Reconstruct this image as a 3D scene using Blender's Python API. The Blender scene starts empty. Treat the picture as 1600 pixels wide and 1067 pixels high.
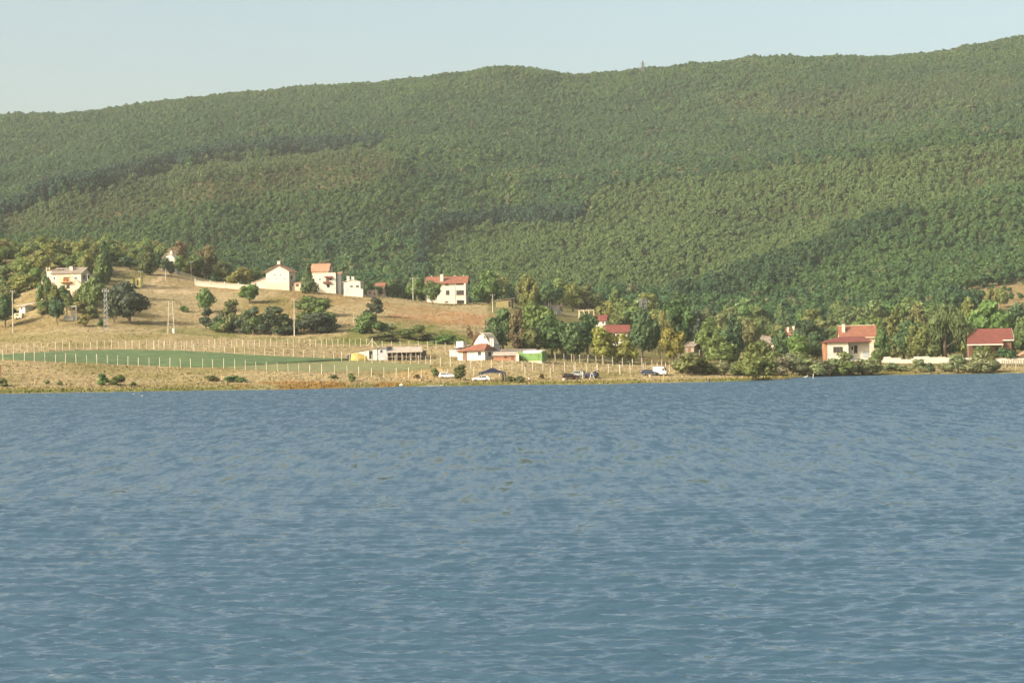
import bpy, bmesh, math, random
import numpy as np
from mathutils import Vector, Matrix

random.seed(7)
rng = np.random.default_rng(7)
S = bpy.context.scene
C = S.collection
R = math.radians

# ------------------------------------------------------------------ camera
FPX, PITCH, ROLL, CAMH, YC = 3250.0, math.atan(20.5 / 3250.0), R(0.9), 7.0, 533.5
cam_d = bpy.data.cameras.new('camera')
cam_d.sensor_width = 36.0
cam_d.lens = 36.0 * FPX / 1600.0
cam_d.clip_start, cam_d.clip_end = 1.0, 20000.0
cam = bpy.data.objects.new('camera', cam_d)
C.objects.link(cam)
S.camera = cam
_fw = Vector((0, math.cos(PITCH), math.sin(PITCH)))
_r0, _u0 = Vector((1, 0, 0)), Vector((0, -math.sin(PITCH), math.cos(PITCH)))
_rt = _r0 * math.cos(ROLL) - _u0 * math.sin(ROLL)
_up = _u0 * math.cos(ROLL) + _r0 * math.sin(ROLL)
cam.matrix_world = Matrix(((_rt.x, _up.x, -_fw.x, 0), (_rt.y, _up.y, -_fw.y, 0), (_rt.z, _up.z, -_fw.z, CAMH), (0, 0, 0, 1)))

# ------------------------------------------------------------------ sky, sun, exposure
SUN_EL, SUN_AZ = 29.0, 238.0            # azimuth clockwise from +Y (the view direction)
world = bpy.data.worlds.new('World')
S.world = world
world.use_nodes = True
wn, wl = world.node_tree.nodes, world.node_tree.links
wn.clear()
sky = wn.new('ShaderNodeTexSky')
sky.sky_type = 'NISHITA'
sky.sun_disc = False
sky.sun_elevation, sky.sun_rotation = R(SUN_EL), R(SUN_AZ)
sky.altitude, sky.air_density, sky.dust_density, sky.ozone_density = 400, 0.75, 7.0, 0.6
bg = wn.new('ShaderNodeBackground')
bg.inputs['Strength'].default_value = 0.15
wo = wn.new('ShaderNodeOutputWorld')
tint = wn.new('ShaderNodeVectorMath'); tint.operation = 'MULTIPLY'; tint.inputs[1].default_value = (1.085, 1.045, .84)   # camera white balance
wl.new(sky.outputs[0], tint.inputs[0]); wl.new(tint.outputs[0], bg.inputs['Color'])
wl.new(bg.outputs[0], wo.inputs['Surface'])
sun_d = bpy.data.lights.new('sun', 'SUN')
sun_d.energy, sun_d.angle, sun_d.color = 3.15, R(0.5), (1.0, 0.915, 0.79)
sun = bpy.data.objects.new('sun', sun_d)
C.objects.link(sun)
_sd = Vector((math.sin(R(SUN_AZ)) * math.cos(R(SUN_EL)), math.cos(R(SUN_AZ)) * math.cos(R(SUN_EL)), math.sin(R(SUN_EL))))
sun.rotation_euler = _sd.to_track_quat('Z', 'Y').to_euler()
vs = S.view_settings
S.display_settings.display_device = 'sRGB'
vs.view_transform, vs.look, vs.exposure, vs.gamma = 'Standard', 'None', 1.0, 1.0
vs.use_curve_mapping = False
cy = S.cycles
cy.max_bounces, cy.diffuse_bounces, cy.glossy_bounces, cy.transmission_bounces = 6, 2, 2, 2
cy.volume_bounces, cy.transparent_max_bounces = 0, 4
cy.use_denoising = True
cy.use_adaptive_sampling = False
cy.sample_clamp_indirect = 4.0

# ------------------------------------------------------------------ helpers: objects and properties
def tag(o, label=None, cat=None, group=None, kind=None):
    if label: o['label'] = label
    if cat: o['category'] = cat
    if group: o['group'] = group
    if kind: o['kind'] = kind
    return o

def mesh_obj(name, me, mat=None, parent=None):
    if mat is not None and not me.materials:
        for m in (mat if isinstance(mat, (list, tuple)) else [mat]):
            me.materials.append(m)
    o = bpy.data.objects.new(name, me)
    C.objects.link(o)
    if parent is not None: o.parent = parent
    return o

def empty(name, loc, rz=0.0, label=None, cat=None, group=None):
    o = bpy.data.objects.new(name, None)
    C.objects.link(o)
    o.location = loc
    o.rotation_euler = (0, 0, rz)
    return tag(o, label, cat, group)

class MB:
    """collects polygons into one mesh"""
    def __init__(s): s.v, s.f = [], []
    def poly(s, pts):
        n = len(s.v); s.v += [tuple(p) for p in pts]; s.f.append(tuple(range(n, n + len(pts)))); return s
    def box(s, x0, x1, y0, y1, z0, z1):
        n = len(s.v)
        s.v += [(x, y, z) for z in (z0, z1) for (x, y) in ((x0, y0), (x1, y0), (x1, y1), (x0, y1))]
        s.f += [(n+3, n+2, n+1, n), (n+4, n+5, n+6, n+7)] + [(n+i, n+(i+1) % 4, n+4+(i+1) % 4, n+4+i) for i in range(4)]
        return s
    def prism(s, pts, d):
        """extrude the polygon pts (outward normal opposite to d) along the vector d"""
        n, k = len(s.v), len(pts)
        s.v += [tuple(p) for p in pts] + [(p[0]+d[0], p[1]+d[1], p[2]+d[2]) for p in pts]
        s.f += [tuple(range(n, n+k)), tuple(range(n+2*k-1, n+k-1, -1))]
        s.f += [(n+(i+1) % k, n+i, n+k+i, n+k+(i+1) % k) for i in range(k)]
        return s
    def tube(s, p, q, r0, r1=None, n=6):
        p, q = Vector(p), Vector(q); r1 = r0 if r1 is None else r1
        d = (q - p).normalized()
        a = d.orthogonal().normalized(); b = d.cross(a)
        k = len(s.v)
        for c, r in ((p, r0), (q, r1)):
            s.v += [tuple(c + (a*math.cos(2*math.pi*i/n) + b*math.sin(2*math.pi*i/n))*r) for i in range(n)]
        s.f += [(k+i, k+(i+1) % n, k+n+(i+1) % n, k+n+i) for i in range(n)]
        s.f += [tuple(range(k+n-1, k-1, -1)), tuple(range(k+n, k+2*n))]
        return s
    def mesh(s, name, fix=True):
        me = bpy.data.meshes.new(name)
        me.from_pydata(s.v, [], s.f)
        if fix:
            bm = bmesh.new(); bm.from_mesh(me)
            bmesh.ops.recalc_face_normals(bm, faces=bm.faces[:]); bm.to_mesh(me); bm.free()
        me.update()
        return me
    def build(s, name, mat, parent=None): return mesh_obj(name, s.mesh(name), mat, parent)

def grid_mesh(name, P, smooth=True):
    """P: (nj, ni, 3) array of points -> quad grid mesh"""
    nj, ni = P.shape[:2]
    me = bpy.data.meshes.new(name)
    idx = np.arange(nj*ni).reshape(nj, ni)
    q = np.stack([idx[:-1, :-1], idx[:-1, 1:], idx[1:, 1:], idx[1:, :-1]], -1).reshape(-1, 4)
    me.vertices.add(nj*ni); me.vertices.foreach_set('co', P.reshape(-1).astype(np.float32))
    me.loops.add(q.size); me.loops.foreach_set('vertex_index', q.reshape(-1).astype(np.int32))
    me.polygons.add(len(q)); me.polygons.foreach_set('loop_start', (np.arange(len(q))*4).astype(np.int32))
    me.polygons.foreach_set('use_smooth', np.full(len(q), smooth))
    me.update(calc_edges=True)
    return me

def quads_mesh(name, V, n=4, smooth=False):
    """V: (k, n, 3) loose polygons"""
    k = len(V)
    me = bpy.data.meshes.new(name)
    me.vertices.add(k*n); me.vertices.foreach_set('co', np.asarray(V, np.float32).reshape(-1))
    me.loops.add(k*n); me.loops.foreach_set('vertex_index', np.arange(k*n, dtype=np.int32))
    me.polygons.add(k); me.polygons.foreach_set('loop_start', np.arange(k, dtype=np.int32)*n)
    me.polygons.foreach_set('use_smooth', np.full(k, smooth))
    me.update(calc_edges=True)
    return me

# ------------------------------------------------------------------ helpers: materials
def new_mat(name):
    m = bpy.data.materials.new(name); m.use_nodes = True
    nt = m.node_tree
    return m, nt, nt.nodes, nt.links, nt.nodes['Principled BSDF']

def plain(name, col, rough=0.8, var=0.18, scale=1.2, metal=0.0, bump=0.0, bscale=8.0):
    """base colour with mottled wear"""
    m, nt, n, l, b = new_mat(name)
    tc = n.new('ShaderNodeTexCoord')
    nz = n.new('ShaderNodeTexNoise'); nz.inputs['Scale'].default_value = scale; nz.inputs['Detail'].default_value = 6
    l.new(tc.outputs['Object'], nz.inputs['Vector'])
    mp = n.new('ShaderNodeMapRange'); mp.inputs['From Min'].default_value = 0.3; mp.inputs['From Max'].default_value = 0.7
    mp.inputs['To Min'].default_value = 1 - var; mp.inputs['To Max'].default_value = 1 + var*0.5
    l.new(nz.outputs['Fac'], mp.inputs['Value'])
    mx = n.new('ShaderNodeVectorMath'); mx.operation = 'SCALE'; mx.inputs[0].default_value = col[:3]
    l.new(mp.outputs[0], mx.inputs['Scale']); l.new(mx.outputs[0], b.inputs['Base Color'])
    b.inputs['Roughness'].default_value = rough; b.inputs['Metallic'].default_value = metal
    b.inputs['Specular IOR Level'].default_value = 0.3
    if bump:
        n2 = n.new('ShaderNodeTexNoise'); n2.inputs['Scale'].default_value = bscale; n2.inputs['Detail'].default_value = 4
        l.new(tc.outputs['Object'], n2.inputs['Vector'])
        bp = n.new('ShaderNodeBump'); bp.inputs['Strength'].default_value = bump; bp.inputs['Distance'].default_value = 0.05
        l.new(n2.outputs['Fac'], bp.inputs['Height']); l.new(bp.outputs[0], b.inputs['Normal'])
    return m

def ribbed(name, col, rough=0.7, period=0.35, axis='X', var=0.25, depth=0.06):
    """tiled or corrugated roofing: ridges across one axis, uneven weathering"""
    m = plain(name, col, rough, var, 0.9)
    nt = m.node_tree; n, l = nt.nodes, nt.links; b = n['Principled BSDF']
    tc = n.new('ShaderNodeTexCoord')
    w = n.new('ShaderNodeTexWave'); w.wave_type = 'BANDS'; w.bands_direction = axis
    w.inputs['Scale'].default_value = 1.0/period/3.14; w.inputs['Distortion'].default_value = 0.6
    l.new(tc.outputs['Object'], w.inputs['Vector'])
    bp = n.new('ShaderNodeBump'); bp.inputs['Strength'].default_value = 0.7; bp.inputs['Distance'].default_value = depth
    l.new(w.outputs['Fac'], bp.inputs['Height']); l.new(bp.outputs[0], b.inputs['Normal'])
    return m

# ------------------------------------------------------------------ camera geometry helpers (used to survey the site from the photograph)
RT, UPV, FW = np.array(_rt), np.array(_up), np.array(_fw)
CAM = np.array((0, 0, CAMH))
def ray(u, y):
    d = RT*((u-800)/FPX) + UPV*((YC-y)/FPX) + FW
    return d/d[1]
def at(u, y, Y):
    """world point seen at pixel (u, y) of the 1600 x 1067 photograph at distance Y"""
    return CAM + ray(u, y)*Y
def proj(P):
    q = np.asarray(P) - CAM
    w = q @ FW
    return 800 + FPX*(q @ RT)/w, YC - FPX*(q @ UPV)/w
def yhor(u): return 554 - math.tan(ROLL)*(u-800)

def vnoise(x, y, seed, oct=4):
    """smooth value noise, numpy, range about -1..1"""
    g = np.random.default_rng(seed).uniform(-1, 1, (256, 256))
    out, amp, tot = 0, 1.0, 0
    for o in range(oct):
        xi, yi = np.floor(x).astype(int), np.floor(y).astype(int)
        fx, fy = x-xi, y-yi
        fx, fy = fx*fx*(3-2*fx), fy*fy*(3-2*fy)
        a, b_ = g[yi % 256, xi % 256], g[yi % 256, (xi+1) % 256]
        c, d = g[(yi+1) % 256, xi % 256], g[(yi+1) % 256, (xi+1) % 256]
        out = out + amp*((a*(1-fx)+b_*fx)*(1-fy) + (c*(1-fx)+d*fx)*fy)
        tot += amp; amp *= 0.5
        x, y = x*2.03+17.1, y*2.03+5.3
    return out/tot

# ------------------------------------------------------------------ terrain
SHORE = [(-600, 628), (-200, 620), (0, 615.5), (150, 613), (300, 610.5), (450, 608.5), (560, 606), (640, 604), (700, 603.5), (800, 601.5), (900, 601), (1000, 599),
         (1100, 597), (1160, 595.5), (1200, 594), (1225, 592.5), (1250, 589.5), (1290, 588), (1350, 586.5), (1450, 585), (1600, 583), (1900, 578), (2300, 572)]
shore_u, shore_y = np.array([a for a, b in SHORE], float), np.array([b for a, b in SHORE], float)
def shore_Y(u):
    y = np.interp(u, shore_u, shore_y)
    return CAMH*FPX/(y - (554 - math.tan(ROLL)*(u-800)))
# profiles: column -> (distance, picture row of the bare ground)
PROF = {
 0: [(480,606),(505,586),(532,564.5),(570,557.5),(600,552.5),(640,536),(670,521),(700,502),(740,470),(800,430),(860,400),(900,392),(1000,398),(1200,388),(1450,346),(1600,300),(1900,250),(2300,192),(2450,196)],
 100: [(480,606),(505,588),(532,567.5),(570,556),(600,549),(640,530),(670,510),(700,480),(720,457),(760,432),(800,412),(860,396),(900,392),(1000,398),(1200,390),(1500,318),(1650,285),(1950,235),(2300,190),(2450,194)],
 250: [(480,606),(505,590),(533,573.5),(570,558),(600,547),(640,530),(670,516),(700,498),(740,463),(770,440),(800,426),(850,414),(900,410),(1000,414),(1150,412),(1500,290),(1700,262),(1980,215),(2320,173),(2450,177)],
 330: [(470,606),(500,592),(528,575.5),(570,558),(605,545),(650,528),(700,501),(740,473),(770,450),(800,441),(860,440),(950,448),(1150,420),(1520,262),(1720,245),(2000,200),(2320,162),(2450,166)],
 430: [(470,604),(500,593),(526,579),(570,560),(610,543.5),(650,529),(700,501),(750,467),(775,452.5),(800,449),(900,452),(1000,455),(1150,432),(1560,252),(1750,235),(2000,196),(2310,153),(2450,158)],
 560: [(480,602),(492,595),(508,588),(540,576),(570,565.5),(600,555),(632,541.5),(660,522),(720,487),(760,465),(800,460),(900,466),(1000,462),(1150,435),(1620,240),(1780,226),(2030,186),(2290,143),(2450,148)],
 700: [(484,601.5),(492,596),(510,590),(545,571),(600,553),(640,540),(670,521),(710,500),(750,480),(770,474.5),(800,472),(900,476),(1000,470),(1200,420),(1650,270),(2000,185),(2260,128),(2400,134)],
 800: [(488,600),(500,595),(520,584),(545,567),(600,556),(660,536),(720,504),(770,478.5),(850,474),(950,476),(1050,466),(1200,425),(1650,280),(2000,190),(2220,119),(2400,126)],
 900: [(488,599.5),(500,594),(520,583.5),(560,571),(600,562),(700,532),(780,502),(850,488),(950,480),(1050,468),(1200,428),(1630,284),(1690,283),(2000,200),(2200,132),(2400,137)],
 1000: [(492,597.5),(520,584),(560,574),(620,563),(700,548),(800,522),(900,500),(1000,488),(1100,468),(1400,362),(1640,279),(1700,279),(2000,193),(2210,125),(2400,131)],
 1100: [(500,594.5),(530,582),(600,569),(700,555),(800,537),(900,516),(1000,498),(1130,462),(1170,462),(1420,340),(1640,272),(1690,272),(2000,185),(2230,114),(2400,120)],
 1210: [(525,592),(545,584),(600,573),(700,558),(800,541),(900,522),(1000,500),(1150,432),(1220,413),(1265,413),(1620,264),(1670,266),(1970,178),(2250,103),(2400,110)],
 1330: [(562,583),(580,574),(600,567),(700,554),(800,541),(900,521),(1000,494),(1150,420),(1240,371),(1285,372),(1580,252),(1635,254),(1960,170),(2255,101),(2400,107)],
 1450: [(556,582),(580,574),(620,565),(700,556),(800,536),(900,512),(1000,476),(1150,405),(1265,334),(1310,336),(1540,234),(1600,237),(1950,157),(2260,96),(2400,101)],
 1600: [(560,580),(580,574),(620,564),(700,553),(800,531),(900,500),(950,476),(1000,462),(1150,398),(1310,302),(1350,304),(1500,212),(1565,216),(1900,142),(2300,73),(2450,72)],
}
def resample(Yj):
    cols = sorted(PROF)
    tab = []
    for u in cols:
        Ys = shore_Y(u)
        pts = [(YY, at(u, yy, YY)[2]) for YY, yy in PROF[u] if YY > Ys+6]
        pts = [(100.0, -1.2), (Ys-14, -0.9), (Ys, 0.0), (Ys+4.0, 0.35)] + pts
        pts.append((3400.0, pts[-1][1]-190)); pts.append((9000.0, pts[-1][1]-60))
        a = np.array(pts)
        # monotone cubic (Fritsch-Carlson)
        x, z = a[:, 0], a[:, 1]
        h = np.diff(x); dl = np.diff(z)/h
        mm = np.zeros(len(x)); mm[0], mm[-1] = dl[0], dl[-1]
        for i in range(1, len(x)-1):
            if dl[i-1]*dl[i] > 0:
                w1, w2 = 2*h[i]+h[i-1], h[i]+2*h[i-1]
                mm[i] = (w1+w2)/(w1/dl[i-1]+w2/dl[i])
        k = np.clip(np.searchsorted(x, Yj)-1, 0, len(x)-2)
        t = (Yj-x[k])/h[k]
        tab.append((1+2*t)*(1-t)**2*z[k] + t*(1-t)**2*h[k]*mm[k] + t*t*(3-2*t)*z[k+1] + t*t*(t-1)*h[k]*mm[k+1])
    return np.array(cols, float), np.array(tab)      # (ncol, nY)

Yj = np.concatenate([np.arange(380, 470, 5.0), np.arange(470, 560, 1.25), np.arange(560, 720, 2.0), np.arange(720, 1000, 4.0), np.arange(1000, 2500, 12.0), np.arange(2500, 3400, 60.0), [3400, 4000]])
Ui = np.concatenate([np.arange(-3000, -320, 120.0), np.arange(-320, 1921, 5.0), np.arange(2000, 4700, 120.0)])
pc, ptab = resample(Yj)
def smooth_cols(u):
    uu = np.clip(u, pc[0], pc[-1])
    k = np.clip(np.searchsorted(pc, uu)-1, 0, len(pc)-2)
    t = (uu-pc[k])/(pc[k+1]-pc[k])
    # Catmull-Rom style cubic across the columns
    def m(i):
        i0, i1 = np.clip(i-1, 0, len(pc)-1), np.clip(i+1, 0, len(pc)-1)
        return (ptab[i1]-ptab[i0])/(pc[i1]-pc[i0])[:, None]
    h = (pc[k+1]-pc[k])[:, None]; t = t[:, None]
    z = (1+2*t)*(1-t)**2*ptab[k] + t*(1-t)**2*h*m(k)*0.7 + t*t*(3-2*t)*ptab[k+1] + t*t*(t-1)*h*m(k+1)*0.7
    return z
Zg = smooth_cols(Ui).T                                            # (nY, nU)
# exact shore per column, so that the water line bends as surveyed
UU, YY = np.meshgrid(Ui, Yj)
Xg = (UU-800)/FPX*YY
sy = shore_Y(np.clip(UU, -600, 2300))
dsh = YY - sy
bank = np.where(dsh < 0, np.maximum(dsh*0.07, -1.5), dsh*0.085)
wt = np.clip(dsh/22.0, 0, 1); wt = wt*wt*(3-2*wt)
Zg = np.where(dsh < 22, bank*(1-wt) + np.maximum(Zg, 0.15)*wt, np.maximum(Zg, 0.3))
near = np.clip((YY-sy)/60, 0, 1)
far = np.clip((YY-1050)/250, 0, 1)
Zg += near*(0.35*vnoise(Xg/14, YY/14, 1, 4) + 0.5*vnoise(Xg/45, YY/45, 2, 2)*np.clip((YY-640)/60, 0, 1))
Zg += far*(15*np.clip((2120-YY)/250, .12, 1)*vnoise(Xg/150, YY/300, 3, 3) + 4.0*vnoise(Xg/50, YY/70, 4, 2))
PT = np.stack([Xg, YY, Zg], -1)
PU, PY = proj(PT)                                                  # where each ground point is seen

def ground_z(x, Y):
    u = 800 + np.asarray(x, float)/np.asarray(Y, float)*FPX
    Y = np.asarray(Y, float)
    i = np.clip(np.searchsorted(Ui, u)-1, 0, len(Ui)-2); j = np.clip(np.searchsorted(Yj, Y)-1, 0, len(Yj)-2)
    a = np.clip((u-Ui[i])/(Ui[i+1]-Ui[i]), 0, 1); b = np.clip((Y-Yj[j])/(Yj[j+1]-Yj[j]), 0, 1)
    return (Zg[j, i]*(1-a)+Zg[j, i+1]*a)*(1-b) + (Zg[j+1, i]*(1-a)+Zg[j+1, i+1]*a)*b
_TY = np.concatenate([np.arange(440, 700, 0.5), np.arange(700, 1000, 1.0)])
def hit(u, y):
    """ground point seen at pixel (u, y)"""
    xs = np.array([at(u, y, Y)[0] for Y in (440., 1000.)])
    X = np.interp(_TY, [440., 1000.], xs)
    Z = ground_z(X, _TY)
    _, py = proj(np.stack([X, _TY, Z], -1))
    ok = np.nonzero((py <= y) & (Z > 0.02))[0]
    k = ok[0] if len(ok) and _TY[ok[0]] < 880 else int(np.argmin(np.where(_TY < 850, py, 1e9)))
    return Vector((X[k], _TY[k], Z[k]))
def on(u, Y):
    x = (u-800)/FPX*Y
    z = float(ground_z(x, Y))
    pu, _ = proj((x, Y, z)); x += (u-pu)/FPX*Y
    return Vector((x, Y, float(ground_z(x, Y))))

def in_poly(u, y, poly):
    inside = np.zeros(np.shape(u), bool)
    n = len(poly)
    for i in range(n):
        (x0, y0), (x1, y1) = poly[i], poly[(i+1) % n]
        c = ((y0 > y) != (y1 > y))
        with np.errstate(divide='ignore', invalid='ignore'):
            inside ^= c & (u < (x1-x0)*(y-y0)/((y1-y0) if y1 != y0 else 1e-9) + x0)
    return inside
def soft(u, y, poly, amp=5.0, seed=11):
    """polygon mask with a ragged border"""
    return in_poly(u + amp*2*vnoise(u/16., y/5., seed, 3), y + amp*vnoise(u/16., y/5., seed+1, 3), poly)

# ground cover (what grows or lies there, plus painted tree shade)
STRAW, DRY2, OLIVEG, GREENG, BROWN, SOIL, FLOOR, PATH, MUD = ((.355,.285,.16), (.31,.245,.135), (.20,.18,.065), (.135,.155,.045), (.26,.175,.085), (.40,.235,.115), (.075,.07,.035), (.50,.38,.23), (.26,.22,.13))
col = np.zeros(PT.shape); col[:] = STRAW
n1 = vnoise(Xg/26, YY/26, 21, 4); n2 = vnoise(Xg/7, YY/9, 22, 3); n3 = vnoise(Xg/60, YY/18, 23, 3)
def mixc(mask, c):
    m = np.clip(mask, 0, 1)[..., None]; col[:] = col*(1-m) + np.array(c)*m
mixc(np.clip(n3*2.2+0.4, 0, 1)*0.6, DRY2)
mixc(np.clip(n1*2.6-0.15, 0, 1)*0.65, OLIVEG)
hillside = np.clip((YY-655)/25, 0, 1)*np.clip((1000-YY)/20, 0, 1)
mixc(hillside*np.clip(n1*1.8+0.15, 0, 1)*0.6, BROWN)
mixc(hillside*np.clip(n2*2.0+n3-0.3, 0, 1)*0.6, OLIVEG)
shoreband = np.clip(1 - (dsh-9)/(10+5*n1), 0, 1)
mixc(shoreband*(0.45+0.55*np.clip(n2*2+.6, 0, 1)), OLIVEG)
mixc(np.clip(1-(dsh-4)/4, 0, 1)*np.clip(n3*3+.55, 0, 1), GREENG)
mixc(np.clip(1-dsh/2.2, 0, 1), MUD)
reed = soft(PU, PY, [(360,604),(430,594),(520,594),(640,598),(660,603),(500,609),(380,610)], 3)*0.75
mixc(reed*np.clip(.6+n2*2, 0, 1), (.27,.15,.05))
for poly, c, a, k in [
    ([(560,506),(620,504),(700,512),(740,520),(735,540),(640,538),(540,538),(480,530),(540,520)], GREENG, .9, 4),
    ([(230,517),(300,512),(420,526),(560,530),(560,540),(420,533),(300,524)], GREENG, .65, 3),
    ([(630,478),(700,484),(770,492),(772,508),(720,508),(650,500),(600,496)], (.36,.20,.10), .8, 3),
    ([(450,455),(540,462),(640,478),(700,484),(640,490),(560,478),(450,470)], (.29,.205,.10), .7, 3),
    ([(360,470),(440,462),(460,480),(440,505),(380,490)], OLIVEG, .6, 5),
    ([(230,478),(300,470),(370,480),(390,500),(300,505),(240,505)], STRAW, .7, 4),
    ([(260,425),(300,440),(400,452),(400,462),(300,452),(255,452)], (.36,.26,.13), .7, 3),
    ([(0,440),(60,430),(170,440),(240,470),(240,505),(160,512),(0,508)], (.23,.18,.085), .8, 6),
    ([(0,360),(300,360),(230,430),(170,445),(0,440)], (.14,.14,.05), .85, 6),
    ([(430,576),(520,571),(600,568),(672,571),(640,577),(500,580)], (.16,.17,.07), .8, 1.5),
    ([(860,553),(1000,556),(1050,566),(1000,570),(930,564),(860,560)], (.10,.085,.05), .6, 2),  # shade under the trees, painted into the ground colour
    ([(1000,558),(1050,562),(1050,574),(1000,568)], (.27,.16,.08), .7, 2),
    ([(600,585),(690,575),(700,590),(640,597)], (.52,.36,.18), .5, 2)]:
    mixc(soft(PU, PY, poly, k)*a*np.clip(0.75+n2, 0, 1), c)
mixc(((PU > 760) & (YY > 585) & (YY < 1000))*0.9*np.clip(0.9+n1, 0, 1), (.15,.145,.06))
path = in_poly(PU, PY + 1.0*n2, [(262,424),(270,424),(246,440),(240,446),(262,452),(330,456),(330,460),(250,458),(226,450),(236,440)])
mixc(path*0.85, PATH)
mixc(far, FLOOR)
clear1 = [(0,345),(100,312),(200,287),(330,257),(430,247),(590,236),(640,262),(560,300),(430,310),(330,330),(200,345),(100,360),(0,385)]
mixc(far*soft(PU, PY, clear1, 8)*np.clip(0.75+1.6*n1, 0, 1), (.16,.135,.07))
scrub = [(1470,470),(1520,455),(1600,440),(1700,430),(1700,480),(1560,480)]
mixc(soft(PU, PY, scrub, 4)*(YY > 880)*0.8, (.26,.19,.10))
upbrown = [(1080,160),(1300,150),(1500,120),(1600,130),(1600,170),(1350,200),(1150,190)]
mixc(far*soft(PU, PY, upbrown, 14)*0.3, (.26,.19,.10))

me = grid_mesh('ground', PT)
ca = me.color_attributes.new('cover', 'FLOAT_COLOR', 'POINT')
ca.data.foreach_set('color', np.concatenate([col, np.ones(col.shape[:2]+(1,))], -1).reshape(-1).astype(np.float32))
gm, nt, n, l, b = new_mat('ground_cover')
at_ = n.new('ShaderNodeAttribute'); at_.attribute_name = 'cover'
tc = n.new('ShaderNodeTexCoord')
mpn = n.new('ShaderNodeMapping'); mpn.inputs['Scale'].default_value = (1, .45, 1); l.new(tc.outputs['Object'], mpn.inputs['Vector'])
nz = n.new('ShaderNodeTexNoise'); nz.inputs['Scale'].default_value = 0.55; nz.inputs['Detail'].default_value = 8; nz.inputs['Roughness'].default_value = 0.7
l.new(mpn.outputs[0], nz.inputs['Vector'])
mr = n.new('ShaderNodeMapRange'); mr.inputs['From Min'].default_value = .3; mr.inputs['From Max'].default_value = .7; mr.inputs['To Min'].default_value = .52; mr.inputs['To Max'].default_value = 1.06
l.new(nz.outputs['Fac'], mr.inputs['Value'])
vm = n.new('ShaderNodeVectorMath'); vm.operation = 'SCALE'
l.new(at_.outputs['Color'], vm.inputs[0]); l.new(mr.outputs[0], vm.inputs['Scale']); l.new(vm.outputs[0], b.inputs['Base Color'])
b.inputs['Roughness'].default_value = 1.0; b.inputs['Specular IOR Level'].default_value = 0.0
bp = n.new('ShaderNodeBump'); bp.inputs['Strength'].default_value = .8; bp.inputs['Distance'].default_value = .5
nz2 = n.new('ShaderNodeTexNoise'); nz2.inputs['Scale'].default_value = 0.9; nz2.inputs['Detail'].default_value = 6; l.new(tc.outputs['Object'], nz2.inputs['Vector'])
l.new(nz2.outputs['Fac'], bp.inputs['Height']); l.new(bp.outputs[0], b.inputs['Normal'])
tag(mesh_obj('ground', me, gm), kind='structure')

# ------------------------------------------------------------------ lake
rows = [12.0, 20.0, 28.0, 34.0]
Y = 38.0
while Y < 640:
    rows.append(Y); Y += max(0.055, min(0.58*Y*Y/(CAMH*2080), 0.90))
WY = np.array(rows)
WU = np.concatenate([np.arange(-6000, -420, 400.0), np.arange(-420, 2021, 4.0), np.arange(2240, 7800, 400.0)])
wu, wy = np.meshgrid(WU, WY)
wx = (wu-800)/FPX*wy
wz = np.zeros_like(wx)
fine = np.clip((wu+420)/60, 0, 1)*np.clip((2020-wu)/60, 0, 1)
r2 = np.random.default_rng(5)
gust = np.clip(1.0 + 0.55*vnoise(wx/19, wy/30, 31, 3), .35, 1.7)
dx_off, dy_off = np.zeros_like(wx), np.zeros_like(wx)
NW = 96
for k in range(NW):
    lam = 0.17*(2.6/0.17)**((k+r2.random())/NW)
    th = R(256 if k % 3 else 274) + r2.normal(0, R(14))                      # travel direction: towards the camera
    a = 0.0082*lam**0.9*(1.0 if lam < .7 else (.7/lam)**0.40)*r2.uniform(.6, 1.35)
    kx, ky = 2*math.pi/lam*math.cos(th), 2*math.pi/lam*math.sin(th)
    ph = kx*wx + ky*wy + r2.uniform(0, 6.28)
    wz += a*np.cos(ph)
    dx_off -= 0.6*a*math.cos(th)*np.sin(ph); dy_off -= 0.6*a*math.sin(th)*np.sin(ph)
amp = gust*fine
chop = np.clip((210-wy)/100, 0, 1)
WP = np.stack([wx + dx_off*amp*chop, wy + dy_off*amp*chop, wz*amp], -1)
me = grid_mesh('lake_water', WP)
ga_ = me.attributes.new('group_slope', 'FLOAT', 'POINT'); ga_.data.foreach_set('value', np.interp(wy, [40, 80, 160, 300, 600], [.15, .5, .9, 1.6, 2.1]).reshape(-1).astype(np.float32))
# slope of the wavelets that are finer than the mesh, as surface roughness
ra = me.attributes.new('fine_slope', 'FLOAT', 'POINT')
ra.data.foreach_set('value', (np.interp(wy, [40, 90, 180, 400, 600], [.03, .09, .20, .28, .32])*(.9+.12*gust)).reshape(-1).astype(np.float32))
wm, nt, n, l, b = new_mat('lake_water')
tc = n.new('ShaderNodeTexCoord')
b.inputs['Base Color'].default_value = (.028, .064, .098, 1)
fs = n.new('ShaderNodeAttribute'); fs.attribute_name = 'fine_slope'; l.new(fs.outputs['Fac'], b.inputs['Roughness']); b.inputs['IOR'].default_value = 2.1
def wnoise(scale, sx, sy, detail, rough=.55):
    mp = n.new('ShaderNodeMapping'); mp.inputs['Scale'].default_value = (sx, sy, 1); mp.inputs['Rotation'].default_value = (0, 0, R(8))
    l.new(tc.outputs['Object'], mp.inputs['Vector'])
    t = n.new('ShaderNodeTexNoise'); t.inputs['Scale'].default_value = scale; t.inputs['Detail'].default_value = detail; t.inputs['Roughness'].default_value = rough
    l.new(mp.outputs[0], t.inputs['Vector']); return t
rip, mid = wnoise(4.2, .5, 1.3, 4, .6), wnoise(.45, .55, 1.0, 4)
b1 = n.new('ShaderNodeBump'); b1.inputs['Strength'].default_value = 1.0; b1.inputs['Distance'].default_value = .025
l.new(rip.outputs['Fac'], b1.inputs['Height'])
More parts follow.
